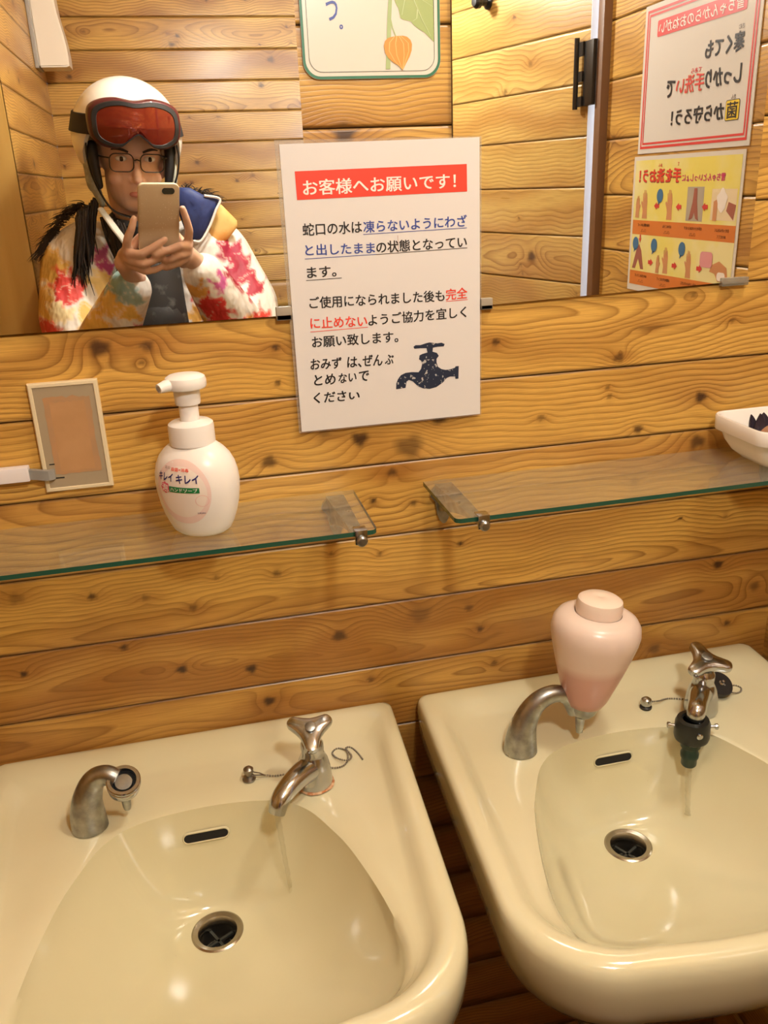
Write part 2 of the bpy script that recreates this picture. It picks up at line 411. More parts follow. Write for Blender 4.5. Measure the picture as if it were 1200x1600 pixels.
# knots where the photographed boards have them (x, z, radius)
KNOTS = [(-0.092,-0.148,0.0075),(-0.044,-0.15,0.0048),(-0.051,-0.167,0.0026),(0.09,-0.162,0.003),(0.089,-0.201,0.0022),(0.137,-0.263,0.0045),(0.178,-0.274,0.0068),(0.072,-0.29,0.0058),(0.19,-0.351,0.003),(0.342,-0.176,0.0034),(0.236,-0.289,0.0115),(0.273,-0.26,0.0056),(0.4,-0.271,0.0034),(0.214,-0.319,0.0042),(0.239,-0.36,0.0032),(0.297,-0.421,0.0026),(0.589,-0.139,0.0026),(0.645,-0.173,0.0026),(0.497,-0.207,0.0048),(0.485,-0.241,0.0018),(0.488,-0.253,0.0024),(0.612,-0.265,0.0056),(0.529,-0.298,0.0044),(0.613,-0.323,0.0072),(0.599,-0.426,0.0018),(0.665,-0.431,0.0018),(-0.222,-0.418,0.0056),(-0.142,-0.428,0.0036),(-0.084,-0.438,0.0032),(-0.117,-0.498,0.0034),(-0.055,-0.539,0.0044),(-0.231,-0.514,0.0030),(-0.002,-0.424,0.0024),(0.069,-0.429,0.0034),(0.136,-0.413,0.0024),(0.195,-0.421,0.0022),(-0.032,-0.459,0.0036),(0.139,-0.525,0.0062),(0.027,-0.552,0.0048),(0.045,-0.602,0.0050),(0.176,-0.594,0.0034),(0.244,-0.511,0.0098),(0.308,-0.512,0.004),(0.323,-0.545,0.0032),(0.343,-0.599,0.0034),(0.662,-0.501,0.0050),(0.722,-0.542,0.0056),(0.686,-0.594,0.0034),(0.576,-0.617,0.0064),(0.178,0.049,0.0085),(0.22,0.13,0.005),(0.540,-0.1735,0.0022,9.0),(0.500,-0.205,0.0030,0.6)]
inz = lambda lo, hi, a, b: (lambda z: a if lo < z < hi else b)
def FRONT_TONES(z, d):
    for a, v in ((-0.0365, 0.25), (-0.128, 0.2), (-0.2184, 0.12), (-0.3075, 0.08), (-0.3982, 0.3), (-0.4885, 0.22), (-0.578, 0.85), (-0.6695, 0.7), (-2, 1.0)):
        if z > a: return v if z < 0.0531 else d
wf = struct(plank_wall('wall_front', (0, 0, 0), (1, 0, 0), (0, -1, 0), grid1([(-0.96, -0.32, 0.02), (-0.32, 0.756, 0.003)]), ALL_SEAMS, FLOOR, CEIL,
    inz(-0.72, 0.2, 0.003, 0.018), knots=[(k[0], k[1], k[2]*1.18, *k[3:]) for k in KNOTS], seed=11, tones=FRONT_TONES, gap=0.0009))
wr = struct(plank_wall('wall_right', (0.75, 0, 0), (0, -1, 0), (-1, 0, 0), grid1([(-0.006, 0.6, 0.005)]), ALL_SEAMS, FLOOR, CEIL, inz(-0.2, 0.3, 0.004, 0.018), seed=121, knot_n=0.9))
wr2 = struct(plank_wall('wall_right_rear', (0.75, 0, 0), (0, -1, 0), (-1, 0, 0), grid1([(1.37, 2.19, 0.012)]), ALL_SEAMS, FLOOR, CEIL, inz(-0.2, 0.6, 0.012, 0.02), seed=122))
wh = struct(plank_wall('wall_right_over_door', (0.75, 0, 0), (0, -1, 0), (-1, 0, 0), grid1([(0.6, 1.37, 0.012)]), ALL_SEAMS, 0.58, CEIL, lambda z: 0.012, seed=123))
wb = struct(plank_wall('wall_back', (0, -2.19, 0), (-1, 0, 0), (0, 1, 0), grid1([(-0.75, 0.335, 0.006)]), ALL_SEAMS, FLOOR, CEIL, inz(-0.35, 0.6, 0.005, 0.018), seed=131, knot_n=1.1))
wl = struct(plank_wall('wall_left', (-0.335, 0, 0), (0, 1, 0), (1, 0, 0), grid1([(-2.19, -1.30, 0.007)]), ALL_SEAMS, FLOOR, CEIL, inz(-0.35, 0.6, 0.006, 0.018), seed=141, knot_n=0.7))
wl2 = struct(plank_wall('wall_left_front', (-0.95, 0, 0), (0, 1, 0), (1, 0, 0), grid1([(-1.30, 0.0, 0.02)]), ALL_SEAMS, FLOOR, CEIL, lambda z: 0.018, seed=142))
bm = box(new_bm(), (-0.95, -1.335, FLOOR), (-0.337, -1.298, CEIL), 0.002); struct(obj('wall_left_return', bm, M['ply']))
bm = box(new_bm(), (-1.0, -2.65, FLOOR-0.04), (1.55, 0.05, FLOOR)); struct(obj('floor', bm, speck('dark_floor', (0.035, 0.014, 0.010), (0.06, 0.024, 0.016), 14, 0.5)))
bm = box(new_bm(), (-1.0, -2.65, CEIL), (1.55, 0.05, CEIL+0.04)); struct(obj('ceiling', bm, mat('ceiling_board', (0.62, 0.45, 0.24), 0.7)))
# passage behind the ajar door: white walls and an added fill light for daylight
bm = new_bm(); box(bm, (1.48, -2.62, FLOOR), (1.52, 0.02, CEIL)); struct(obj('wall_passage', bm, mat('passage_white', (0.80, 0.82, 0.86), 0.6)))
bm = box(new_bm(), (0.76, 0.0, FLOOR), (1.48, 0.03, CEIL)); struct(obj('wall_passage_front', bm, bpy.data.materials['passage_white']))
bm = box(new_bm(), (0.76, -2.62, FLOOR), (1.48, -2.59, CEIL)); struct(obj('wall_passage_back', bm, bpy.data.materials['passage_white']))
al = bpy.data.lights.new('passage_fill', 'AREA'); al.energy = 45; al.color = (0.80, 0.88, 1.0); al.size = 0.35; al.shape = 'SQUARE'  # area light added in the unseen passage to brighten the strip at the hinge
ao = bpy.data.objects.new('passage_fill', al); COL.objects.link(ao); ao.location = (1.05, -0.06, 0.25); ao.rotation_euler = (-PI/2, 0, 0.25)
# jamb posts
bm = box(new_bm(), (0.735, -0.599, FLOOR), (0.80, -0.577, 0.60), 0.002); struct(obj('trim_1', bm, M['trim']))
bm = box(new_bm(), (0.735, -1.395, FLOOR), (0.80, -1.37, 0.60), 0.002); struct(obj('trim_2', bm, M['trim']))
# door leaf, standing ajar into the room, hinged on the post nearest the mirrors
DA = math.radians(17); DD = Vector((-math.sin(DA), -math.cos(DA), 0)); DN = Vector((-math.cos(DA), math.sin(DA), 0)); DH = Vector((0.738, -0.632, 0))
DSE = [0.236+0.0865*k for k in range(-30, 12)]
dl = plank_wall('door_1', DH, DD, DN, grid1([(0.0, 0.74, 0.005)]), sorted(DSE), FLOOR+0.01, 0.575, inz(-0.25, 0.5, 0.004, 0.018), seed=151, knot_n=0.9, mat_=M['wood_door'], gap=0.0004)
struct(dl)
bm = new_bm(); prism(bm, [DH-DN*0.0045+Vector((0, 0, FLOOR+0.01)), DH+DD*0.74-DN*0.0045+Vector((0, 0, FLOOR+0.01)), DH+DD*0.74-DN*0.0045+Vector((0, 0, 0.575)), DH-DN*0.0045+Vector((0, 0, 0.575))], -DN, 0.028)
obj('door_core', bm, M['trim'], dl)
bm = new_bm(); ek = DH+DD*(-0.0015); prism(bm, [ek+DN*0.001+Vector((0, 0, FLOOR+0.01)), ek-DN*0.032+Vector((0, 0, FLOOR+0.01)), ek-DN*0.032+Vector((0, 0, 0.575)), ek+DN*0.001+Vector((0, 0, 0.575))], -DD, 0.0015)
obj('gap_light_strip', bm, mat('gap_light_pale', (0.80, 0.83, 0.90), 0.35), dl)  # pale strip added to stand for the daylight seen through the hinge gap
bm = new_bm()
box(bm, (0.7270, -0.632, 0.112), (0.7345, -0.596, 0.214), 0.001)
lathe(bm, [(0, 0.108), (0.0045, 0.108), (0.0045, 0.222), (0, 0.222)], (0.7225, -0.652, 0), seg=12)
for z0, z1 in ((0.112, 0.128), (0.152, 0.168), (0.192, 0.214)): box(bm, (0.7235, -0.653, z0), (0.7275, -0.630, z1))
obj('hinge', bm, mat('dark_hinge', (0.05, 0.045, 0.04), 0.35, 0.8), dl)
kp = DH + DD*0.295 + Vector((0, 0, 0.322))
bm = lathe(new_bm(), [(0, 0), (0.012, 0.0), (0.012, 0.004), (0.0065, 0.006), (0.0065, 0.018), (0.011, 0.022), (0.012, 0.030), (0.008, 0.036), (0, 0.037)], kp, DN, 20)
obj('door_knob', bm, M['black'], dl)

# ------------------------------------------------------------------ lamp (pendant globe above the camera) and ceiling light
def bulb_mat(name, col, strength):
    m = bpy.data.materials.new(name); m.use_nodes = True; g = G(m); g.t.nodes.remove(g.b)
    e = g.n('ShaderNodeEmission'); e.inputs[0].default_value = (*col, 1); e.inputs[1].default_value = strength; g.l(e.outputs[0], g.out.inputs[0]); return m
lp = thing('pendant_lamp', LAMP_POS+Vector((0, 0, -0.06)), 'glowing opal globe lamp hanging on a cord in front of the mirrors', 'lamp')
R_ = 0.05
bm = lathe(new_bm(), [(0.02, R_*0.95)] + [(R_*math.sin(a), R_*math.cos(a)) for a in np.linspace(0.45, PI-0.02, 18)] + [(0, -R_)], LAMP_POS, seg=24)
obj('globe', bm, bulb_mat('lamp_glow', LAMP_COLOR, LAMP_POWER/(4*PI*PI*R_*R_)), lp)
bm = lathe(new_bm(), [(0, 0.045), (0.022, 0.045), (0.024, 0.06), (0.018, 0.085), (0.006, 0.095), (0, 0.095)], LAMP_POS, seg=20); obj('socket', bm, M['white_plastic'], lp)
bm = tube(new_bm(), [LAMP_POS+Vector((0, 0, 0.09)), LAMP_POS*1.0+Vector((0, 0, CEIL-LAMP_POS.z-0.012))], 0.003, 8); obj('cord', bm, M['white_plastic'], lp)
bm = lathe(new_bm(), [(0, -0.02), (0.03, -0.018), (0.04, 0.0), (0, 0.0)], (LAMP_POS.x, LAMP_POS.y, CEIL), seg=20); obj('ceiling_rose', bm, M['white_plastic'], lp)
cl = thing('ceiling_light', FILL_POS, 'round flat ceiling light above the washbasins', 'light')
bm = lathe(new_bm(), [(0, -0.04), (0.06, -0.036), (0.085, -0.018), (0.09, 0.0)], FILL_POS+Vector((0, 0, 0.004)), seg=32); obj('diffuser', bm, bulb_mat('ceiling_glow', (1.0, 0.90, 0.74), FILL_POWER/(PI*PI*0.09*0.09)), cl)
bm = lathe(new_bm(), [(0.09, -0.002), (0.10, 0.0), (0.10, 0.05), (0, 0.05)], FILL_POS+Vector((0, 0, 0.0)), seg=32); obj('base_ring', bm, M['white_plastic'], cl)

# ------------------------------------------------------------------ mirrors
def poly_slab(name, poly, y_front, thick, m_front, m_edge, parent):
    """poly: (x, z) corners; front face at y_front towards the room"""
    bm = new_bm(); prism(bm, [(x, y_front, z) for x, z in poly], (0, 1, 0), thick)
    bm.normal_update()
    o = obj(name, bm, [m_front, m_edge], parent, smooth=False)
    for p in o.data.polygons:
        p.material_index = 0 if p.normal.y < -0.9 else 1
    return o
MIR_Y = -0.005
mL = thing('wall_mirror', (-0.15, 0, -0.128), 'frameless wall mirror above the left basin showing a person in a white ski helmet', 'mirror', )
poly_slab('mirror_glass', [(-0.52, -0.127), (0.1352, -0.1286), (0.1338, 0.56), (-0.52, 0.56)], MIR_Y, 0.005, M['mirror'], M['mirror_edge'], mL)
mR = thing('wall_mirror', (0.47, 0, -0.13), 'frameless wall mirror above the right basin showing two posters and a plank door', 'mirror')
poly_slab('mirror_glass', [(0.2918, -0.1338), (0.6558, -0.1262), (0.6540, 0.56), (0.2914, 0.56)], MIR_Y, 0.005, M['mirror'], M['mirror_edge'], mR)
def clip(parent, x0, x1, z0, z1, m):
    bm = new_bm(); box(bm, (x0, -0.0085, z0), (x1, -0.0005, (z0+z1)/2-0.001), 0.0008); box(bm, (x0, -0.0085, z0), (x1, -0.0057, z1), 0.0008)
    obj('mirror_clip', bm, m, parent)
clip(mL, 0.0932, 0.1092, -0.1330, -0.1190, mat('grey_clip', (0.33, 0.29, 0.23), 0.4))
clip(mR, 0.3215, 0.3350, -0.1372, -0.1250, bpy.data.materials['grey_clip'])
clip(mR, 0.6215, 0.6560, -0.1310, -0.1215, M['clip_clear'])

# ------------------------------------------------------------------ washbasins
def ray_poly(poly, c, ang):
    """distance from c to the closed polygon along ang"""
    dx, dy = math.cos(ang), math.sin(ang); best = None
    n = len(poly)
    for i in range(n):
        x1, y1 = poly[i][0]-c[0], poly[i][1]-c[1]; x2, y2 = poly[(i+1) % n][0]-c[0], poly[(i+1) % n][1]-c[1]
        ex, ey = x2-x1, y2-y1; den = dx*ey-dy*ex
        if abs(den) < 1e-12: continue
        t = (x1*ey-y1*ex)/den; s = (x1*dy-y1*dx)/den
        if t > 0 and -1e-9 <= s <= 1+1e-9 and (best is None or t > best): best = t
    return best
BOWL_HALF = [(0, -0.1245), (0.024, -0.1255), (0.05, -0.1285), (0.075, -0.1345), (0.095, -0.145), (0.114, -0.165), (0.130, -0.196), (0.143, -0.226), (0.155, -0.268), (0.164, -0.308), (0.1695, -0.345), (0.1695, -0.372), (0.163, -0.396), (0.150, -0.412), (0.130, -0.4225), (0.10, -0.429), (0.05, -0.4335), (0, -0.435)]
BOWL = [(x, y) for x, y in BOWL_HALF] + [(-x, y) for x, y in BOWL_HALF[-2:0:-1]]
def smooth_closed(poly, n):
    P = [Vector((x, y, 0)) for x, y in poly]; m = len(P); out = []
    for i in range(n):
        t = i/n*m; k = int(t); t -= k; a, b, c, d = (P[(k+j-1) % m] for j in range(4))
        q = 0.5*((2*b)+(c-a)*t+(2*a-5*b+4*c-d)*t*t+(3*b-a-3*c+d)*t**3); out.append((q.x, q.y))
    return out
BOWL = smooth_closed(BOWL, 140)
def outer_rect(hw, mside, mback, mfront, rb, rf, bow=0.012, front=-0.458, taper=0.0):
    """basin plan: straight back at y = 0, wide rounded front corners, slightly bowed front"""
    out = []
    x1 = hw-mside; yb = -mback; yf = front+mfront
    def arc(cx, cy, r, a0, a1, n):
        return [(cx+r*math.cos(math.radians(a0+(a1-a0)*k/n)), cy+r*math.sin(math.radians(a0+(a1-a0)*k/n))) for k in range(n+1)]
    xf = x1-taper
    out += arc(x1-rb, yb-rb, rb, 90, 0, 6)
    out += [(x1+(xf-x1)*t, yb-rb+(yf+rf-yb+rb)*t) for t in np.linspace(0.08, 0.92, 14)]
    out += arc(xf-rf, yf+rf, rf, 0, -90, 14)
    n = 16
    out += [(xf-rf-(xf-rf)*2*k/n, yf - bow*(1-(1-2*k/n)**2)) for k in range(1, n)]
    left = [(-x, y) for x, y in reversed(out[:7+14+15])]
    xb = x1-rb
    return out + left + [(-xb+2*xb*k/18, yb) for k in range(1, 18)]
ZB = -0.765
def basin(cx, hw, fo, shear, taper, dx_drain, label):
    """cx middle of the rim at the wall; fo sideways offset of bowl and fittings from it"""
    root = thing('washbasin', (cx, -0.02, -0.80), label, 'washbasin', )
    def T(x, y, z): return Vector((cx + x + shear*y, y, z))
    outer = outer_rect(hw, 0, 0, 0, 0.012, 0.105, taper=taper)
    c = (fo, -0.255)
    angs = [math.atan2(y-c[1], x-c[0]) for x, y in outer]
    def ring(poly, z):
        return [T(c[0]+ray_poly(poly, c, a)*math.cos(a), c[1]+ray_poly(poly, c, a)*math.sin(a), z) for a in angs]
    O = lambda ms, mb, mf, rb, rf: outer_rect(hw, ms, mb, mf, rb, rf, taper=taper)
    bowl = [(x+fo, y) for x, y in BOWL]
    dc = (fo+dx_drain, -0.1865)
    rings = []
    rings.append(ring(O(.055, .01, .075, .012, .09), -0.795))
    rings.append(ring(O(.030, .006, .045, .012, .10), -0.755))
    rings.append(ring(O(.014, .002, .020, .012, .105), -0.722))
    rings.append(ring(O(.006, .0, .007, .012, .105), -0.700))
    rings.append(ring(O(.002, .0, .001, .012, .105), -0.680))
    rings.append(ring(O(.0, .0, -.002, .012, .105), -0.655))
    rings.append(ring(O(.0, .0, -.001, .012, .105), -0.640))
    rings.append(ring(O(.0008, .0005, .002, .012, .105), -0.633))
    rings.append(ring(O(.0028, .0018, .006, .0125, .104), -0.6292))
    rings.append(ring(O(.0065, .0045, .011, .014, .102), -0.6275))
    rings.append(ring(O(.012, .010, .016, .016, .099), -0.6268))
    rings.append(ring(O(.018, .018, .019, .018, .096), -0.6272))
    rings.append(ring(O(.023, .030, .023, .022, .092), -0.6290))
    rings.append(ring(O(.029, .041, .0255, .026, .088), -0.6335))
    rings.append(ring(O(.035, .050, .027, .030, .084), -0.6385))
    rings.append(ring(O(.041, .058, .028, .034, .080), -0.6405))
    last = O(.041, .058, .028, .034, .080)
    def lerp_ring(t, z, eps=0.0):
        out = []
        for a in angs:
            r0 = ray_poly(last, c, a); r1 = ray_poly(bowl, c, a)+0.006; r1 = min(r1, r0-0.0015)
            r = r0+(r1-r0)*t; out.append(T(c[0]+r*math.cos(a), c[1]+r*math.sin(a), z))
        return out
    rings.append(lerp_ring(0.5, -0.6418)); rings.append(lerp_ring(1.0, -0.6430))
    def inner(t, z):
        out = []
        for a in angs:
            r1 = ray_poly(bowl, c, a); px, py = c[0]+r1*math.cos(a), c[1]+r1*math.sin(a)
            # point around the drain that faces the same way
            dxy = Vector((px-dc[0], py-dc[1])); d = dxy.normalized()*0.026
            x = dc[0]+d.x+(px-dc[0]-d.x)*t; y = dc[1]+d.y+(py-dc[1]-d.y)*t
            out.append(T(x, y, z))
        return out
    prof = []
    for t in (1.0, 0.985, 0.965, 0.94, 0.90, 0.85, 0.79, 0.72, 0.64, 0.55, 0.45, 0.34, 0.23, 0.12, 0.05, 0.0):
        z = ZB + (-0.6455-ZB)*(1-(1-t**2.3)**0.80)
        if t < 0.12: z -= 0.0
        prof.append((t, z)); rings.append(inner(t, z))
    rings.append([T(dc[0]+(p.x-cx-shear*p.y-dc[0])*0.92, dc[1]+(p.y-dc[1])*0.92, ZB-0.004) for p in rings[-1]])
    bm = new_bm(); ring_loft(bm, rings, True, True, False)
    ob = obj('basin', bm, M['ivory'], root, angle=50)
    # overflow slot on the back wall of the bowl
    def wall_pt(t): 
        z = ZB + (-0.6455-ZB)*(1-(1-t**2.3)**0.80); y = dc[1]+0.026+(-0.1250-dc[1]-0.026)*t; return y, z
    t0 = 0.90; (y0, z0), (ya, za), (yb, zb) = wall_pt(t0), wall_pt(t0+0.04), wall_pt(t0-0.04)
    up = Vector((0, ya-yb, za-zb)).normalized(); nr = Vector((1, 0, 0)).cross(up); 
    if nr.y > 0: nr = -nr
    o3 = T(fo-0.003, y0, z0)+nr*0.0022
    sx = Vector((1, 0, 0))
    bm = new_bm(); outl = rrect(0, 0, 0.0245, 0.0052, 0.0051, 6)
    flat_poly(bm, [o3+sx*a+up*b for a, b in outl]); obj('overflow_slot', bm, M['hole'], root, smooth=False)
    bm = new_bm(); r1 = rrect(0, 0, 0.0268, 0.0074, 0.0072, 6)
    ring_loft(bm, [[o3+sx*a+up*b-nr*0.0012 for a, b in r1], [o3+sx*a*0.955+up*b*0.86+nr*0.0007 for a, b in r1], [o3+sx*a+up*b+nr*0.0002 for a, b in outl]], True)
    obj('overflow_lip', bm, M['ivory'], root)
    D = T(dc[0], dc[1], ZB)
    bm = lathe(new_bm(), [(0.0285, -0.0035), (0.0285, 0.0005), (0.0265, 0.0016), (0.0215, 0.0004), (0.0192, -0.0035), (0.0185, -0.012), (0.0185, -0.035)], D, seg=40)
    dr = obj('drain_ring', bm, mat('drain_steel', (0.42, 0.38, 0.32), 0.25, 1.0), root)
    bm = lathe(new_bm(), [(0, -0.030), (0.0184, -0.030)], D, seg=28); obj('drain_hole', bm, M['hole'], dr)
    bm = new_bm(); box(bm, D+Vector((-0.018, -0.0015, -0.016)), D+Vector((0.018, 0.0015, -0.013))); box(bm, D+Vector((-0.0015, -0.018, -0.016)), D+Vector((0.0015, 0.018, -0.013)))
    for v in bm.verts: v.co = D + Matrix.Rotation(0.5, 3, 'Z') @ (v.co-D)
    obj('strainer_cross', bm, mat('dark_strainer', (0.05, 0.055, 0.05), 0.5, 0.5), dr)
    bm = tube(new_bm(), [D+Vector((0, 0, -0.035)), D+Vector((0, 0, -0.30)), ], 0.016, 16); obj('drain_pipe', bm, M['chrome_worn'], root)
    bm = tube(new_bm(), smooth_path([D+Vector((0, 0, -0.29)), D+Vector((0, -0.005, -0.36)), D+Vector((0, 0.04, -0.40)), D+Vector((0, 0.08, -0.36)), D+Vector((0, 0.10, -0.30)), D+Vector((0, 0.182, -0.285))], 40), 0.017, 16); obj('trap', bm, M['chrome_worn'], root)
    return T
TL = basin(-0.0437, 0.2437, 0.0, -0.0, 0.016, -0.002, 'ivory ceramic washbasin on the left with a plain chrome tap running')
TR = basin(0.4780, 0.2437, -0.017, 0.045, 0.0, -0.004, 'ivory ceramic washbasin on the right with a green hose fitting on its tap')

# ------------------------------------------------------------------ glass shelves
SH_Z = -0.332; SH_T = 0.005
def shelf(x0, x1, clips, label, cut_left, cut_right):
    xm = (x0+x1)/2
    root = thing('glass_shelf', (xm, -0.07, SH_Z-SH_T), label, 'shelf', 'glass shelves over the basins')
    def corner(x, y, sx, r=0.007):
        return [(x-sx*r+sx*r*math.sin(a), y+r-r*math.cos(a)) for a in np.linspace(0, PI/2, 6)]
    yf, yb = -0.1365, -0.008
    poly = [(x0, yb)]
    poly += (list(reversed(corner(x0, yf, -1))) if cut_left else [(x0, yf)])
    poly += (corner(x1, yf, 1) if cut_right else [(x1, yf)]) + [(x1, yb)]
    bm = new_bm(); prism(bm, [(x, y, SH_Z-SH_T) for x, y in poly], (0, 0, 1), SH_T); bmesh.ops.recalc_face_normals(bm, faces=bm.faces)
    o = obj('glass_pane', bm, [M['glass'], M['glass_edge']], root, smooth=False)
    for p in o.data.polygons: p.material_index = 0 if abs(p.normal.z) > 0.9 or p.normal.y > 0.9 else 1
    for cx in clips:
        sk = SH_Z-SH_T
        bm = new_bm()
        # rounded wall plate
        pl = [(0.014*math.cos(a)*(1.15 if math.sin(a) > 0 else 0.72), sk-0.016 + (0.014 if math.sin(a) > 0 else 0.036)*math.sin(a)) for a in np.linspace(0, 2*PI, 28, endpoint=False)]
        prism(bm, [(cx-0.004+x, -0.001, z) for x, z in pl], (0, -1, 0), 0.005)
        br = obj('bracket', bm, M['chrome_worn'], root)
        bm = new_bm()
        rings = []
        for t in np.linspace(0, 1, 10):
            y = -0.005 - 0.128*t; hw = 0.0105-0.005*t; h = 0.030*(1-t)**1.6+0.006
            rings.append([(cx-0.004*(1-t)-hw, y, sk-0.0006), (cx-0.004*(1-t)+hw, y, sk-0.0006), (cx-0.004*(1-t)+hw*0.6, y, sk-h), (cx-0.004*(1-t)-hw*0.6, y, sk-h)])
        ring_loft(bm, rings, True, True, True); obj('bracket_arm', bm, M['chrome_worn'], root)
        bm = new_bm(); box(bm, (cx-0.0065, -0.1415, sk-0.008), (cx+0.0065, -0.1375, SH_Z+0.003), 0.001); box(bm, (cx-0.0065, -0.1400, SH_Z+0.0008), (cx+0.0065, -0.1270, SH_Z+0.0026), 0.0006)
        k = obj('clip', bm, M['chrome'], root)
        bm = lathe(new_bm(), [(0, 0.0055), (0.004, 0.005), (0.0056, 0.003), (0.0056, 0)], (cx, -0.1415, sk-0.0035), (0, -1, 0), 18); obj('screw', bm, M['chrome_worn'], k)
    return root
shelf(-0.43, 0.1655, (0.1475, -0.36), 'clear glass shelf carrying the white foam soap bottle', False, True)
shelf(0.2495, 0.742, (0.279, 0.72), 'clear glass shelf carrying the white dish of dried petals', True, False)

# ------------------------------------------------------------------ foam soap bottle
def foam_bottle():
    c = Vector((-0.0085, -0.079, SH_Z)); rz = math.radians(-30)
    root = thing('soap_bottle', c, 'white foam hand soap pump bottle with a pink label on the glass shelf', 'soap bottle')
    fx = Vector((math.cos(rz), math.sin(rz), 0)); fy = Vector((math.sin(rz), -math.cos(rz), 0))     # fy: the way the label faces
    prof = [(0, 0.0008), (0.018, 0.0), (0.026, 0.0012), (0.031, 0.005), (0.0345, 0.012), (0.0385, 0.022), (0.0418, 0.034), (0.0437, 0.046), (0.0444, 0.056), (0.0436, 0.066), (0.0412, 0.075), (0.0372, 0.083), (0.0315, 0.0895), (0.0265, 0.0935), (0.0225, 0.096), (0, 0.0965)]
    A, B = 1.0, 0.80
    hz = [h for r, h in prof[1:-1]]; rr = [r for r, h in prof[1:-1]]
    def dprof(pp): 
        out = []
        for (r0, h0), (r1, h1) in zip(pp, pp[1:]):
            out += [(r0+(r1-r0)*k/3, h0+(h1-h0)*k/3) for k in range(3)]
        return out + [pp[-1]]
    bm = lathe(new_bm(), prof, c, (0, 0, 1), 64, A, B, xdir=fx); body = obj('bottle_body', bm, M['white_plastic'], root, angle=60)
    bm = lathe(new_bm(), [(0.0215, 0.094), (0.0228, 0.0955), (0.0228, 0.112), (0.0222, 0.1155), (0.0195, 0.1175), (0.0105, 0.1185), (0.0098, 0.119)], c, seg=40); obj('collar', bm, M['white_plastic'], root)
    bm = lathe(new_bm(), [(0.0095, 0.117), (0.0095, 0.136)], c, seg=28); obj('pump_stem', bm, M['white_plastic'], root)
    bm = lathe(new_bm(), [(0.0095, 0.1345), (0.0120, 0.135), (0.0126, 0.1365), (0.0130, 0.152), (0.0130, 0.155)], c, seg=32)
    lathe(bm, [(0.0130, 0.150), (0.0192, 0.1512), (0.0203, 0.153), (0.0203, 0.1585), (0.0192, 0.1620), (0.0160, 0.1640), (0.008, 0.1652), (0, 0.1654)], c, seg=40)
    nd = Vector((-0.86, -0.50, 0)).normalized()
    tube(bm, [c+Vector((0, 0, 0.1565))+nd*0.008, c+Vector((0, 0, 0.1565))+nd*0.022, c+Vector((0, 0, 0.1552))+nd*0.030], [0.0075, 0.0068, 0.0052], 16, 0.85)
    hd = obj('pump_head', bm, M['white_plastic'], root)
    bm = lathe(new_bm(), [(0, 0.0004), (0.0032, 0.0004)], c+Vector((0, 0, 0.1552))+nd*0.030, nd, 12); obj('nozzle_hole', bm, mat('nozzle_shade', (0.35, 0.32, 0.30), 0.6), hd)
    # label wrapped round the front of the body; s along the body, t up from the shelf
    def wrap(s, t, off=0.0003):
        r = float(np.interp(t, hz, rr)); 
        # normal of the profile, to keep the print just proud of the body
        dr = (float(np.interp(t+0.001, hz, rr))-float(np.interp(t-0.001, hz, rr)))/0.002
        ph = s/0.038
        rad = fx*(math.sin(ph)*A*r) + fy*(math.cos(ph)*B*r)
        n = (fx*(math.sin(ph)*B) + fy*(math.cos(ph)*A)).normalized(); n = (n - Vector((0, 0, 1))*dr).normalized()
        return c + rad + Vector((0, 0, t)) + n*off
    LC = 0.0525
    K = 0.00070
    def px(x, y): return (x-550)/10*K, LC - (y-640)/10*K
    def disc(shape, off, ms=10):
        """patch grid: rings towards the middle so that the patch follows the curve"""
        n = len(shape); cx = sum(p[0] for p in shape)/n; cy = sum(p[1] for p in shape)/n
        b = new_bm(); rows = [[b.verts.new(wrap(cx+(x-cx)*t, cy+(y-cy)*t, off)) for x, y in shape] for t in np.linspace(1, 1.0/ms, ms)]
        cv = b.verts.new(wrap(cx, cy, off))
        for p, q in zip(rows, rows[1:]):
            for j in range(n): b.faces.new((p[j], p[(j+1) % n], q[(j+1) % n], q[j]))
        for j in range(n): b.faces.new((rows[-1][j], rows[-1][(j+1) % n], cv))
        return b
    el = [(0.0275*math.copysign(abs(math.cos(a))**0.85, math.cos(a)), LC+0.0335*math.sin(a)) for a in np.linspace(0, 2*PI, 56, endpoint=False)]
    lab = obj('front_label', disc(el, 0.0002), M['label_pink'], root, recalc=True)
    e2 = [(0.0004+0.0235*math.cos(a), LC-0.0015+0.0265*math.sin(a)+0.002) for a in np.linspace(0, 2*PI, 48, endpoint=False)]
    obj('label_centre', disc(e2, 0.0003), M['label_cream'], lab)
    def txt(name, s, x0, y0, x1, y1, m, h, off=0.0010, **kw):
        (a, b_), (c_, d_) = px(x0, y0), px(x1, y1)
        b = new_bm(); text_onto(b, s, lambda X, Y: wrap(X, Y, off), a, b_, c_, height=h*K/10, y1=d_, **kw); obj(name, b, m, lab, smooth=False)
    txt('printed_text', '薬用', 318, 280, 412, 284, mat('label_brown', (0.35, 0.27, 0.24), 0.5), 42)
    txt('printed_text', '殺菌+消毒', 436, 296, 690, 306, M['red'], 48, bold=0.01)
    txt('brand_name', 'キレイ', 220, 405, 468, 412, M['navy'], 118, bold=0.022)
    txt('brand_name', 'キレイ', 512, 425, 808, 432, M['navy'], 122, bold=0.022)
    fl = []
    for a in np.linspace(0, 2*PI, 48, endpoint=False):
        r = 72+7*math.cos(8*a); fl.append(px(330+r*math.cos(a), 567+1.08*r*math.sin(a)))
    obj('pink_badge', disc(fl, 0.0007, 5), M['pink_red'], lab)
    txt('printed_text', '泡', 282, 565, 384, 569, M['white_ink'], 112, 0.0011, bold=0.02)
    b = new_bm(); cor = [px(x, y) for x, y in [(398, 538)]+[(398+400*k/12, 538+14*k/12) for k in range(1, 13)]+[(798, 628)]+[(798-400*k/12, 628-8*k/12) for k in range(1, 13)]]
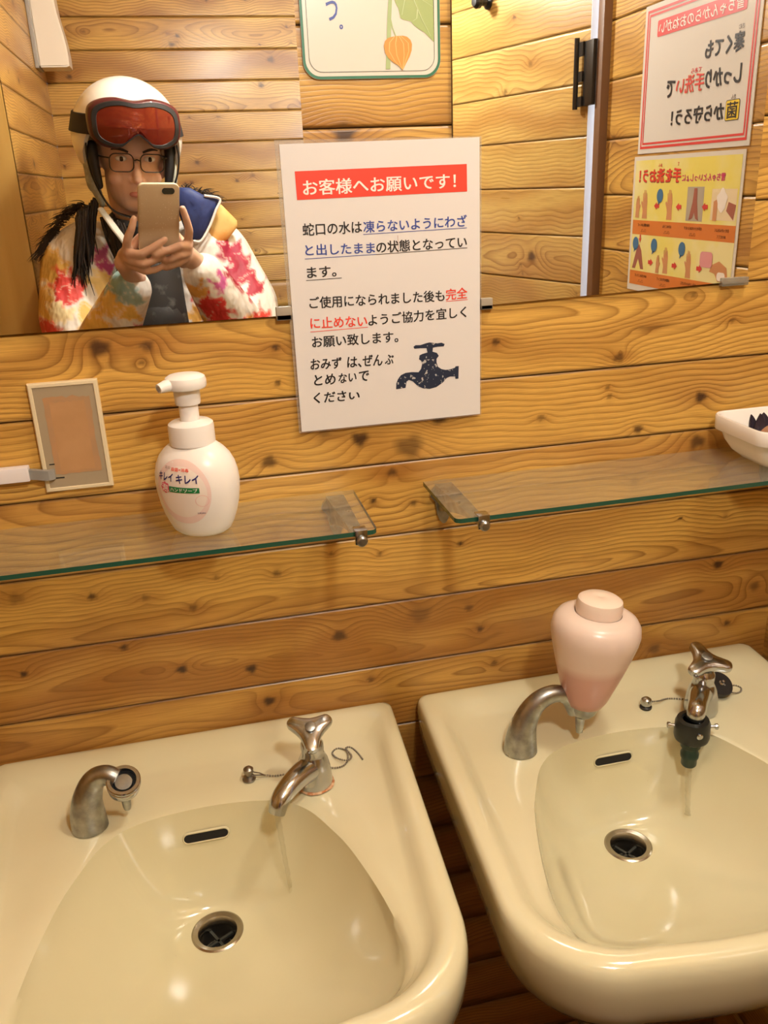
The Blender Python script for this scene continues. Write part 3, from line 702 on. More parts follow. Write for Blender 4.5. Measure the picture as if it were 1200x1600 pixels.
    n = len(cor)//2; ring_loft(b, [[wrap(*(np.array(cor[k])*(1-q)+np.array(cor[25-k])*q), 0.0008) for k in range(13)] for q in np.linspace(0, 1, 6)], False); obj('green_banner', b, M['label_green'], lab)
    txt('printed_text', 'ハンドソープ', 420, 578, 775, 588, M['white_ink'], 55, 0.0012, bold=0.012)
    txt('printed_text', 'LION', 745, 935, 845, 938, M['navy'], 26)
    ci = [px(820+88*math.cos(a), 750+88*math.sin(a)) for a in np.linspace(0, 2*PI, 40, endpoint=False)]; ci2 = [px(820+82*math.cos(a), 750+82*math.sin(a)) for a in np.linspace(0, 2*PI, 40, endpoint=False)]
    b = new_bm(); ring_loft(b, [[wrap(*p, 0.0006) for p in ci], [wrap(*p, 0.0006) for p in ci2]], True); obj('ring_mark', b, mat('label_rose', (0.78, 0.45, 0.42), 0.5), lab)
foam_bottle()

# ------------------------------------------------------------------ white dish with dried petals
def dish():
    cx, cy = 0.6735, -0.071; z0 = SH_Z
    root = thing('ceramic_dish', (cx, cy, z0), 'small white square ceramic dish on the right glass shelf', 'dish')
    def R(hw, hh, r, z): return [(cx+x, cy+y, z) for x, y in rrect(0, 0, hw, hh, r, 7)]
    rings = [R(.026, .026, .010, z0), R(.030, .030, .012, z0+.001), R(.041, .040, .016, z0+.010), R(.0485, .0465, .018, z0+.022), R(.052, .049, .019, z0+.031), R(.0535, .050, .019, z0+.0325),
             R(.0575, .0540, .019, z0+.0335), R(.0582, .0547, .019, z0+.035), R(.0585, .0550, .019, z0+.050), R(.0575, .0540, .0185, z0+.0515), R(.0555, .052, .018, z0+.0515), R(.0540, .0505, .017, z0+.050), R(.050, .047, .016, z0+.030), R(.040, .037, .013, z0+.010), R(.028, .026, .010, z0+.0055)]
    bm = new_bm(); ring_loft(bm, rings, True, True, True); obj('dish_body', bm, mat('white_ceramic', (0.80, 0.76, 0.71), 0.18), root, angle=50)
    pet = mat('dark_petal', (0.035, 0.022, 0.035), 0.6); brn = mat('brown_slice', (0.26, 0.105, 0.03), 0.5); olive = mat('olive_pod', (0.30, 0.20, 0.05), 0.55); rnd = random.Random(4)
    def petal(px_, py_, pz, rz, tilt, L, W, m, label, grp, curl=0.35, cat='dried petal'):
        bm = new_bm(); n = 10; rings = []
        for i in range(n):
            t = i/(n-1); wv = W*math.sin(PI*(0.08+0.92*t)**0.8)**0.8+0.0004; a = curl*3*t; x = L*(t-0.06*t*t); z = L*curl*t*t*0.8
            rings.append([(x, -wv, z+wv*0.5), (x, -wv*0.4, z), (x, wv*0.4, z), (x, wv, z+wv*0.5), (x, wv*0.4, z-0.0009), (x, -wv*0.4, z-0.0009)])
        ring_loft(bm, rings, True, True, True); mt = Matrix.Translation((px_, py_, pz)) @ Matrix.Rotation(rz, 4, 'Z') @ Matrix.Rotation(-tilt, 4, 'Y')
        for v in bm.verts: v.co = mt @ v.co
        o = obj(grp[0], bm, m); tag(o, label, cat, grp[1]); return o
    g1 = ('dried_petal', 'dark dried petals in the dish'); g2 = ('dried_slice', 'brown dried slices in the dish')
    for a in ((0.650, -0.061, z0+.022, 2.0, 1.05, .034, .009), (0.657, -0.058, z0+.024, 1.6, 1.25, .032, .008), (0.668, -0.052, z0+.024, 1.2, 1.0, .030, .008), (0.684, -0.055, z0+.022, 0.9, 0.8, .030, .009), (0.700, -0.060, z0+.020, 0.4, 0.8, .030, .009)):
        petal(*a, pet, 'blackish purple dried petal standing up in the white dish', g1)
    for a in ((0.652, -0.072, z0+.026, 0.35, 0.35, .034, .008), (0.664, -0.078, z0+.026, 0.5, 0.3, .036, .009), (0.676, -0.070, z0+.026, 0.1, 0.45, .034, .009)):
        petal(*a, brn, 'curved brown dried slice lying in the white dish', g2, 0.3, 'dried slice')
    for a in ((0.660, -0.088, z0+.020, 0.2, 0.1, .032, .011), (0.688, -0.086, z0+.020, 2.9, 0.15, .032, .011)):
        petal(*a, olive, 'olive yellow dried pod lying low in the white dish', ('dried_pod', 'olive dried pods in the dish'), 0.1, 'dried pod')
dish()

# ------------------------------------------------------------------ wall plate and cable duct
def plate():
    root = thing('wall_plate', (-0.1335, 0, -0.2965), 'cream rimmed blank wall plate with torn tape marks, left of the soap bottle', 'wall plate')
    x0, x1, z0, z1 = -0.1683, -0.0986, -0.2968, -0.1790
    bm = new_bm(); o = [(x0, z0), (x1, z0), (x1, z1), (x0, z1)]
    def inset(d, y): return [(x0+d, y, z0+d), (x1-d, y, z0+d), (x1-d, y, z1-d), (x0+d, y, z1-d)]
    ring_loft(bm, [inset(0, 0), inset(0, -0.005), inset(0.0012, -0.0065), inset(0.0040, -0.0068), inset(0.0046, -0.0058), inset(0.0046, -0.003)], True); obj('rim', bm, M['cream_plastic'], root, angle=25)
    bm = new_bm(); box(bm, (x0+.0044, -0.0056, z0+.0044), (x1-.0044, -0.001, z1-.0044)); pn = obj('panel', bm, M['panel'], root, smooth=False)
    rnd = random.Random(2)
    def ragged(x0, x1, z0, z1, j, n=14):
        p = [(x0+(x1-x0)*k/n, z0+rnd.uniform(-j, j)*0.4) for k in range(n)] + [(x1+rnd.uniform(-j, j)*0.5, z0+(z1-z0)*k/n) for k in range(n)] + [(x1+(x0-x1)*k/n, z1+rnd.uniform(-j, j)) for k in range(n)] + [(x0+rnd.uniform(-j, j)*0.3, z1+(z0-z1)*k/n) for k in range(n)]
        return p
    bm = flat_poly(new_bm(), [(x, -0.0058, z) for x, z in ragged(x0+.013, x1-.010, z0+.019, z1-.016, .0016)]); obj('tape_mark', bm, M['residue'], pn, smooth=False)
    bm = flat_poly(new_bm(), [(x, -0.00595, z) for x, z in ragged(x0+.019, x1-.016, z0+.022, z1-.021, .0008)]); obj('tape_mark', bm, speck('tape_residue_pale', (0.48, 0.27, 0.12), (0.44, 0.245, 0.105), 30, 0.6), pn, smooth=False)
    bm = new_bm(); box(bm, (x0+.008, -0.0060, -0.2665), (x0+.0135, -0.0052, -0.2655)); box(bm, (x0+.006, -0.0060, -0.2822), (x0+.021, -0.0052, -0.2810)); obj('cut_mark', bm, M['hole'], pn, smooth=False)
plate()
cd = thing('cable_duct', (-0.32, 0, -0.2805), 'white cable duct with a flat grey cable entering the blank wall plate', 'cable duct')
bm = box(new_bm(), (-0.52, -0.0125, -0.2806), (-0.1812, 0, -0.2650), 0.0015, 2); obj('duct_cover', bm, M['duct'], cd)
bm = new_bm(); ring_loft(bm, [[(x, y-0.0032, -0.2700+dz), (x, y+0.0032, -0.2700+dz), (x, y+0.0032, -0.2805+dz), (x, y-0.0032, -0.2805+dz)] for x, y, dz in ((-0.2, -0.0065, 0.0014), (-0.181, -0.0068, 0.0012), (-0.174, -0.0085, 0.0008), (-0.168, -0.0105, 0.0), (-0.1615, -0.0105, -0.0008), (-0.1570, -0.0070, -0.0010), (-0.1560, -0.0056, -0.0010))], True, True, True)
obj('flat_cable', bm, M['grey_cable'], cd)

# ------------------------------------------------------------------ taps
def tri_handle(bm, c, R, rtip, rin, ang0, th, tilt=None):
    """three-armed cap handle: concave sides, rounded edges"""
    tri = []
    for j in range(3):
        a0 = 120*j
        for da, r in ((-14, R*0.93), (-8, R*0.985), (0, R), (8, R*0.985), (14, R*0.93), (36, rin*1.16), (60, rin), (84, rin*1.16)): tri.append((r*math.cos(math.radians(a0+da)), r*math.sin(math.radians(a0+da))))
    pts = [(ray_poly(tri, (0, 0), 2*PI*k/72+1e-4), 2*PI*k/72+ang0) for k in range(72)]
    rows = []
    for s, h in ((0.60, -th*0.50), (0.88, -th*0.48), (0.97, -th*0.34), (1.0, -th*0.1), (1.0, th*0.12), (0.965, th*0.34), (0.88, th*0.45), (0.6, th*0.54), (0.3, th*0.60)):
        rows.append([Vector((r*s*math.cos(a), r*s*math.sin(a), h)) for r, a in pts])
    mt = tilt or Matrix.Identity(3)
    ring_loft(bm, [[c+mt @ p for p in r] for r in rows], True, True, True)
def tap_body(bm, x, y, z):
    lathe(bm, [(0.0200, 0.0), (0.0208, 0.003), (0.0203, 0.010), (0.0192, 0.022), (0.0170, 0.032), (0.0140, 0.039), (0.0126, 0.043), (0.0132, 0.048), (0.0130, 0.054), (0.0095, 0.059), (0.006, 0.060), (0.0055, 0.066)], (x, y, z), seg=32)
ZD = -0.6415
def tap_left():
    x, y, z = 0.0815, -0.122, ZD
    root = thing('tap', (x, y, z), 'chrome tap with a bare angled spout on the left basin', 'tap', 'chrome pillar taps')
    bm = new_bm(); tap_body(bm, x, y, z); obj('tap_body', bm, M['chrome'], root)
    bm = new_bm(); p = smooth_path([(x-0.002, y-0.002, z+0.024), (x-0.017, y-0.018, z+0.028), (x-0.032, y-0.034, z+0.028), (x-0.044, y-0.046, z+0.021), (x-0.0490, y-0.0505, z+0.009)], 22)
    tube(bm, p, [0.0155, 0.0140, 0.0122, 0.0108, 0.0095], 20, 0.92); obj('spout', bm, M['chrome'], root)
    bm = lathe(new_bm(), [(0, 0.0004), (0.0065, 0.0004)], p[-1], p[-1]-p[-2], 16); obj('spout_opening', bm, M['hole'], root)
    bm = new_bm(); hc = Vector((x-0.0005, y, z+0.071)); tl = Matrix.Rotation(math.radians(24), 3, 'X'); tri_handle(bm, hc, 0.0285, 0, 0.0145, math.radians(-95), 0.011, tl); h = obj('handle', bm, M['chrome'], root)
    bm = lathe(new_bm(), [(0.0062, 0.0070), (0.0062, 0.0092), (0.005, 0.0098), (0, 0.0099)], hc, tl @ Vector((0, 0, 1)), seg=22); obj('index_button', bm, M['chrome_worn'], h)
    bm = new_bm(); rnd = random.Random(5); n = 40
    ring_loft(bm, [[(x+(0.0205+rr+rnd.uniform(0, 0.0012))*math.cos(2*PI*k/n), y+(0.0205+rr+rnd.uniform(0, 0.0012))*math.sin(2*PI*k/n), z+0.0005+hh) for k in range(n)] for rr, hh in ((-0.004, 0.0022), (-0.0005, 0.0018), (0.0016, 0.0))], True)
    obj('rust_ring', bm, speck('rusty_sealant', (0.42, 0.16, 0.06), (0.62, 0.42, 0.25), 180, 0.8), root)
    return p[-1]
def tap_right():
    x, y, z = 0.5775, -0.116, ZD
    root = thing('tap', (x, y, z), 'chrome tap with a dark green hose connector on the right basin', 'tap', 'chrome pillar taps')
    bm = new_bm(); tap_body(bm, x, y, z); obj('tap_body', bm, M['chrome'], root)
    ex = Vector((0.5365, -0.166, z+0.026))
    bm = new_bm(); p = smooth_path([(x-0.002, y-0.002, z+0.026), (x-0.014, y-0.016, z+0.034), (x-0.028, y-0.034, z+0.037), ex+Vector((0.002, 0.002, 0.011)), ex], 22)
    tube(bm, p, [0.0150, 0.0132, 0.0118, 0.0110, 0.0105], 20, 0.95); obj('spout', bm, M['chrome'], root)
    bm = new_bm(); hc = Vector((x, y, z+0.071)); tl = Matrix.Rotation(math.radians(16), 3, 'X'); tri_handle(bm, hc, 0.0320, 0, 0.0145, math.radians(88), 0.011, tl); h = obj('handle', bm, M['chrome'], root)
    bm = lathe(new_bm(), [(0.0068, 0.0065), (0.0068, 0.0092), (0.005, 0.0098), (0, 0.0099)], hc, tl @ Vector((0, 0, 1)), seg=22); obj('index_button', bm, M['chrome_worn'], h)
    c = Vector((0.5340, -0.166, z-0.004))
    bm = lathe(new_bm(), [(0.0115, 0.031), (0.0130, 0.033), (0.0185, 0.032), (0.0205, 0.027), (0.0210, 0.010), (0.0200, 0.006), (0.0150, 0.002), (0.0125, 0.0)], c, seg=36)
    ad = obj('hose_adapter', bm, mat('black_green_plastic', (0.010, 0.013, 0.012), 0.35), root)
    bm = lathe(new_bm(), [(0.0125, 0.003), (0.0120, -0.006), (0.0096, -0.008), (0.0096, -0.014), (0.0108, -0.016), (0.0108, -0.021), (0.0092, -0.024), (0.0092, -0.032), (0.0078, -0.034), (0.0060, -0.034), (0.0060, -0.025)], c, seg=28); obj('hose_nipple', bm, M['green_plastic'], ad)
    for a in (-100, -20, 160, 80):
        d = Vector((math.cos(math.radians(a)), math.sin(math.radians(a)), 0.05)).normalized(); b = c+Vector((0, 0, 0.021))
        L = 0.030 if a in (-20, 160) else 0.024
        bm = lathe(new_bm(), [(0.0018, 0.018), (0.0018, L-0.004), (0.0036, L-0.004), (0.0038, L-0.001), (0.0025, L), (0, L)], b, d, 14); obj('screw', bm, M['chrome'], ad)
    return c+Vector((-0.0005, 0, -0.034))
sL = tap_left(); sR = tap_right()

# water running from both taps
def stream(p0, p1, r0, r1, label, seed):
    rnd = random.Random(seed); P = []; R = []
    for i in range(30):
        t = i/29; q = Vector(p0).lerp(Vector(p1), t); q += Vector((rnd.uniform(-1, 1), rnd.uniform(-1, 1), 0))*0.0003; P.append(q); R.append(r0+(r1-r0)*t**0.5+0.0004*math.sin(i*1.7))
    R[-1] *= 1.6
    bm = tube(new_bm(), P, R, 12); o = obj('water_stream', bm, M['water'], None); tag(o, label, 'water', 'running water'); return o
stream(sL+Vector((0, 0, 0.002)), (0.0395, -0.1815, -0.7475), 0.0038, 0.0022, 'thin clear stream of water falling from the bare left tap', 1)
stream(sR+Vector((0, 0, 0.006)), (0.527, -0.185, -0.7380), 0.0048, 0.0030, 'thin clear stream of water falling from the green hose connector', 2)

# ------------------------------------------------------------------ soap dispensers on the basins
def dispenser_arm(path, rads, root, cup_c, cup_ax):
    bm = new_bm(); p = smooth_path(path, 30); tube(bm, p, rads, 24, 0.92, up=(1, 0, 0)); obj('arm', bm, M['chrome_worn'], root, angle=60)
def disp_left():
    b = Vector((-0.1665, -0.128, ZD)); root = thing('soap_dispenser', b, 'empty chrome liquid soap dispenser arm without its bottle on the left basin', 'soap dispenser', 'basin soap dispensers')
    dispenser_arm([b, b+Vector((0.000, 0.0005, 0.018)), b+Vector((0.003, 0.002, 0.038)), b+Vector((0.012, 0.003, 0.056)), b+Vector((0.025, 0.000, 0.063)), b+Vector((0.036, -0.004, 0.058))], [0.0195, 0.0185, 0.0155, 0.0125, 0.0110, 0.0115], root, None, None)
    c = b+Vector((0.043, -0.008, 0.052)); ax = Vector((0.10, -0.42, 0.9)).normalized()
    bm = lathe(new_bm(), [(0.006, -0.016), (0.012, -0.013), (0.0165, -0.005), (0.0172, 0.0), (0.0172, 0.003), (0.0178, 0.0035), (0.0178, 0.0055), (0.0170, 0.006), (0.0170, 0.008), (0.0178, 0.0085), (0.0178, 0.0105), (0.0168, 0.0115), (0.0135, 0.0115), (0.0130, 0.004)], c, ax, 36); cup = obj('cup', bm, M['chrome'], root)
    bm = lathe(new_bm(), [(0.0134, 0.003), (0.010, 0.003), (0.0098, 0.006), (0.009, 0.0072), (0, 0.0075)], c, ax, 28); obj('valve_button', bm, M['chrome_worn'], cup)
    bm = lathe(new_bm(), [(0.0131, 0.0032), (0, 0.0030)], c, ax, 28); obj('cup_floor', bm, M['hole'], cup)
    d = Vector((0, 0, -1)); bm = lathe(new_bm(), [(0.0058, 0), (0.0052, 0.010), (0.0045, 0.020), (0.0036, 0.024), (0, 0.024)], c-ax*0.012, d, 16); obj('nozzle', bm, M['chrome_worn'], root)
disp_left()
def disp_right():
    b = Vector((0.3290, -0.130, ZD)); root = thing('soap_dispenser', b, 'liquid soap dispenser with a pink half-full plastic bottle on the right basin', 'soap dispenser', 'basin soap dispensers')
    c = Vector((0.4075, -0.132, -0.592))
    dispenser_arm([b, b+Vector((0.001, 0.0, 0.018)), b+Vector((0.006, 0.001, 0.040)), b+Vector((0.020, 0.001, 0.062)), b+Vector((0.040, 0.0, 0.071)), b+Vector((0.058, -0.001, 0.064)), c+Vector((-0.010, 0, -0.006))], [0.0205, 0.0185, 0.0150, 0.0122, 0.0108, 0.0098, 0.0100], root, None, None)
    ax = Vector((0.105, 0.0, 1)).normalized()
    bm = lathe(new_bm(), [(0.005, -0.016), (0.010, -0.014), (0.0155, -0.008), (0.0180, -0.002), (0.0185, 0.004), (0.0170, 0.005)], c, ax, 28); obj('cup', bm, M['chrome_worn'], root)
    bm = lathe(new_bm(), [(0.0062, 0), (0.0056, 0.010), (0.0046, 0.018), (0.0040, 0.023), (0, 0.023)], c-ax*0.012+Vector((-0.003, -0.002, 0)), (-0.05, -0.05, -1), 16); obj('nozzle', bm, M['chrome_worn'], root)
    m = mat('milky_pink_bottle', (0.80, 0.66, 0.60), 0.28, Subsurface_Weight=0.2, Subsurface_Radius=(0.01, 0.007, 0.006)); g = G(m)
    sep = g.n('ShaderNodeSeparateXYZ'); g.l(g.obj(), sep.inputs[0])
    g.l(g.ramp(g.math('MULTIPLY_ADD', sep.outputs[2], 1/0.12, -0.0495/0.12), [(0.0, (0.58, 0.31, 0.27)), (0.46, (0.60, 0.35, 0.30)), (0.57, (0.74, 0.58, 0.51)), (1.0, (0.74, 0.61, 0.54))]), g.b.inputs['Base Color'])
    bm = lathe(new_bm(), [(0.0165, 0.0), (0.0215, 0.003), (0.0265, 0.012), (0.0325, 0.030), (0.0390, 0.050), (0.0455, 0.072), (0.0500, 0.090), (0.0515, 0.100), (0.0500, 0.110), (0.0455, 0.117), (0.0390, 0.1205), (0.0290, 0.1225), (0.0270, 0.1220)], c+ax*0.001, ax, 48)
    o = obj('soap_bottle', bm, m, root, angle=60)
    bm = lathe(new_bm(), [(0.0255, 0.118), (0.0265, 0.123), (0.0265, 0.133), (0.0252, 0.1385), (0.0215, 0.1410), (0.004, 0.1425), (0.0025, 0.1418), (0, 0.1418)], c+ax*0.001, ax, 40); obj('bottle_cap', bm, mat('cap_pink', (0.82, 0.68, 0.58), 0.25, Subsurface_Weight=0.3, Subsurface_Radius=(0.01, 0.006, 0.005)), root)
disp_right()

# ------------------------------------------------------------------ plug chains
def chain_mesh(pts, sp=0.0027, r=0.00125):
    bm = new_bm(); P = smooth_path(pts, 400); acc = 0; last = P[0]; proto = True
    sphere(bm, last, r, 8, 6)
    for q in P[1:]:
        acc += (q-last).length; last = q
        if acc >= sp: sphere(bm, q, r, 8, 6); acc = 0
    return bm
def plug_left():
    a = Vector((0.0085, -0.0955, ZD)); root = thing('plug_chain', a, 'steel bead chain with no plug, knotted behind the left tap', 'plug chain')
    bm = lathe(new_bm(), [(0.0072, 0.0), (0.0078, 0.002), (0.006, 0.005), (0.0036, 0.006), (0.0036, 0.009), (0.0058, 0.011), (0.0058, 0.015), (0.003, 0.0175), (0, 0.018)], a, seg=22); obj('anchor', bm, M['steel_dark'], root)
    bm = tube(new_bm(), [a+Vector((0.002, 0.004, 0.008)), a+Vector((0.012, 0.001, 0.006)), a+Vector((0.018, -0.001, 0.003))], 0.0007, 6); tube(bm, [a+Vector((0.003, -0.004, 0.008)), a+Vector((0.012, -0.003, 0.006)), a+Vector((0.018, -0.001, 0.003))], 0.0007, 6); obj('anchor_ring', bm, M['steel_dark'], root)
    h = ZD+0.0016
    bm = chain_mesh([a+Vector((0.018, -0.001, 0.003)), (0.038, -0.099, h), (0.055, -0.099, h), (0.070, -0.094, h), (0.085, -0.092, h), (0.100, -0.100, h), (0.108, -0.104, h), (0.118, -0.103, h), (0.125, -0.094, h), (0.127, -0.078, h+.001), (0.118, -0.068, h), (0.110, -0.075, h), (0.114, -0.090, h+.002), (0.125, -0.098, h+.003), (0.131, -0.088, h+.001), (0.127, -0.074, h+.002), (0.133, -0.070, h), (0.139, -0.082, h), (0.143, -0.098, h)])
    obj('bead_chain', bm, M['steel_dark'], root)
plug_left()
def plug_right():
    a = Vector((0.5145, -0.0925, ZD)); root = thing('plug_chain', a, 'steel bead chain with a black rubber plug beside the right tap', 'plug chain')
    bm = lathe(new_bm(), [(0.0072, 0.0), (0.0076, 0.0025), (0.005, 0.004)], a, seg=22); obj('anchor_seat', bm, M['black'], root)
    bm = lathe(new_bm(), [(0.0036, 0.003), (0.0062, 0.005), (0.0074, 0.009), (0.0062, 0.013), (0.003, 0.0155), (0, 0.016)], a, seg=22); obj('anchor', bm, M['chrome'], root)
    h = ZD+0.0016; pc = Vector((0.6175, -0.090, ZD+0.012)); ax = Vector((0.12, -0.55, 0.82)).normalized()
    bm = chain_mesh([a+Vector((0.008, 0.003, 0.006)), a+Vector((0.02, 0.004, 0.004)), (0.552, -0.084, h), (0.575, -0.092, h), (0.595, -0.090, h), (0.630, -0.088, h), (0.648, -0.080, h), (0.654, -0.088, h), (0.646, -0.097, h), (0.632, -0.098, h+.004), pc+ax*0.012]); obj('bead_chain', bm, M['steel_dark'], root)
    bm = lathe(new_bm(), [(0, -0.010), (0.0125, -0.010), (0.0145, -0.006), (0.0165, 0.004), (0.0170, 0.007), (0.0160, 0.0085), (0, 0.0090)], pc, ax, 32); pl = obj('rubber_plug', bm, M['black'], root)
    bm = lathe(new_bm(), [(0.003, 0.008), (0.0034, 0.010), (0.0016, 0.0115), (0.0016, 0.015), (0, 0.0155)], pc, ax, 14); obj('plug_ring', bm, M['chrome'], pl)
plug_right()

# ------------------------------------------------------------------ laminated notice between the mirrors
def notice():
    root = thing('notice', (0.214, 0, -0.2585), 'laminated white notice with a red title bar taped across the gap between the mirrors', 'notice')
    X0, Z0, Y = 0.1101, 0.0396, -0.0062
    ca, sa = math.cos(0.0024), math.sin(0.0024)
    def S(x, y, off=0.0): return Vector((X0 + x*ca + y*sa, Y-off, Z0 + x*sa - y*ca))        # sheet: x right, y down, metres
    bm = new_bm(); prism(bm, [S(-0.0045, -0.004, -0.0007), S(0.2125, -0.001, -0.0007), S(0.2115, 0.2985, -0.0007), S(-0.0030, 0.2985, -0.0007)], (0, -1, 0), 0.0004)
    obj('laminate_film', bm, M['film'], root, smooth=False)
    bm = new_bm(); prism(bm, [S(0, 0), S(0.210, 0), S(0.210, 0.297), S(0, 0.297)], (0, 1, 0), 0.0003); obj('sheet', bm, M['paper'], root, smooth=False)
    e = 0.0003
    bm = flat_poly(new_bm(), [S(.0135, .0257, e), S(.1958, .0254, e), S(.1960, .0526, e), S(.0138, .0530, e)]); obj('title_bar', bm, M['red'], root, smooth=False)
    P = lambda X, Y_: S(X, -Y_, e)
    def line(name, items, m, off=e, rules=()):
        b = new_bm()
        for s, x0, y0, x1, y1, h, kw in items: text_onto(b, s, lambda X, Y_: S(X, -Y_, off), x0, -y0, x1, height=h, y1=-y1, **kw)
        for x0, y0, x1, y1 in rules: flat_poly(b, [S(x0, y0-.0003, off), S(x1, y1-.0003, off), S(x1, y1+.0003, off), S(x0, y0+.0003, off)])
        obj(name, b, m, root, smooth=False)
    B = dict(bold=0.015)
    line('title_text', [('お客様へお願いです！', .0205, .0417, .1835, .0413, .0152, B)], M['white_ink'], 2*e)
    line('black_text', [('蛇口の水は', .0172, .0822, .0800, .0824, .0125, B), ('の状態となってい', .0945, .1040, .1953, .1036, .0122, B), ('ます。', .0186, .1254, .0500, .1253, .0112, B),
        ('ご使用になられました後も', .0188, .1566, .1690, .1590, .0125, B), ('ようご協力を宜しく', .0820, .1796, .1942, .1783, .0125, B), ('お願い致します。', .0186, .1983, .1150, .1997, .0125, B)], M['black_ink'],
        rules=[(.0935, .1112, .1957, .1100), (.0172, .1332, .0555, .1329)])
    line('blue_text', [('凍らないようにわざ', .0815, .0826, .1954, .0820, .0122, B), ('と出したまま', .0184, .1025, .0930, .1041, .0115, B)], M['blue'], rules=[(.0810, .0901, .1954, .0893), (.0173, .1113, .0935, .1110)])
    line('red_text', [('完全', .1705, .1582, .1955, .1577, .0122, B)], M['red'], rules=[(.1706, .1655, .1959, .1651)])
    line('red_text', [('に止めない', .0184, .1778, .0808, .1798, .0120, B)], M['red'], rules=[(.0177, .1872, .0812, .1868)])
    H = dict(bold=0.018, shear=0.10)
    line('handwriting', [('おみず', .0150, .2222, .0500, .2232, .0125, H), ('は、', .0560, .2235, .0720, .2240, .0120, H), ('ぜん', .0735, .2230, .0960, .2240, .0125, H), ('ぶ', .0985, .2240, .1090, .2245, .0110, H),
        ('とめ', .0178, .2402, .0420, .2404, .0120, H), ('ない', .0450, .2405, .0655, .2400, .0110, H), ('で', .0685, .2402, .0800, .2402, .0115, H), ('くださ', .0160, .2600, .0530, .2606, .0120, H), ('い', .0560, .2612, .0680, .2616, .0080, H)], M['black_ink'])
    FA = [(.132,.2124),(.1345,.2108),(.140,.2112),(.1465,.2096),(.1506,.2090),(.1550,.2098),(.160,.2108),(.1645,.2104),(.1683,.2122),(.1672,.2148),(.160,.2146),(.1545,.2152),(.1539,.2196),(.1590,.2214),(.1612,.2250),(.1585,.2280),(.1584,.2320),(.1600,.2372),(.1640,.2402),(.1690,.2416),(.1747,.2413),(.1800,.2400),(.1807,.2385),(.1846,.2385),(.1840,.2530),(.1804,.2530),(.1801,.2500),(.1740,.2498),(.1700,.2510),(.1650,.2561),(.1575,.2604),(.1495,.2618),(.1420,.2604),(.1354,.2569),(.1300,.2512),(.1255,.2492),(.1228,.2510),(.1213,.258),(.1103,.2586),(.1108,.2520),(.1130,.2470),(.1165,.2430),(.1219,.2409),(.1290,.2406),(.137,.2414),(.1400,.2380),(.1416,.2323),(.1405,.2288),(.1380,.2270),(.1388,.2225),(.1420,.2212),(.148,.2200),(.147,.2152),(.140,.2146),(.1331,.2147)]
    bm = flat_tri(new_bm(), [S(x, y, e) for x, y in FA]); obj('tap_picture', bm, M['tap_print'], root, smooth=False)
    bm = flat_poly(new_bm(), [S(.1183, .0930, e), S(.1186, .0930, e), S(.1187, .1075, e), S(.1184, .1075, e)]); obj('ink_mark', bm, mat('red_scratch', (0.35, 0.10, 0.06), 0.5), root, smooth=False)
notice()

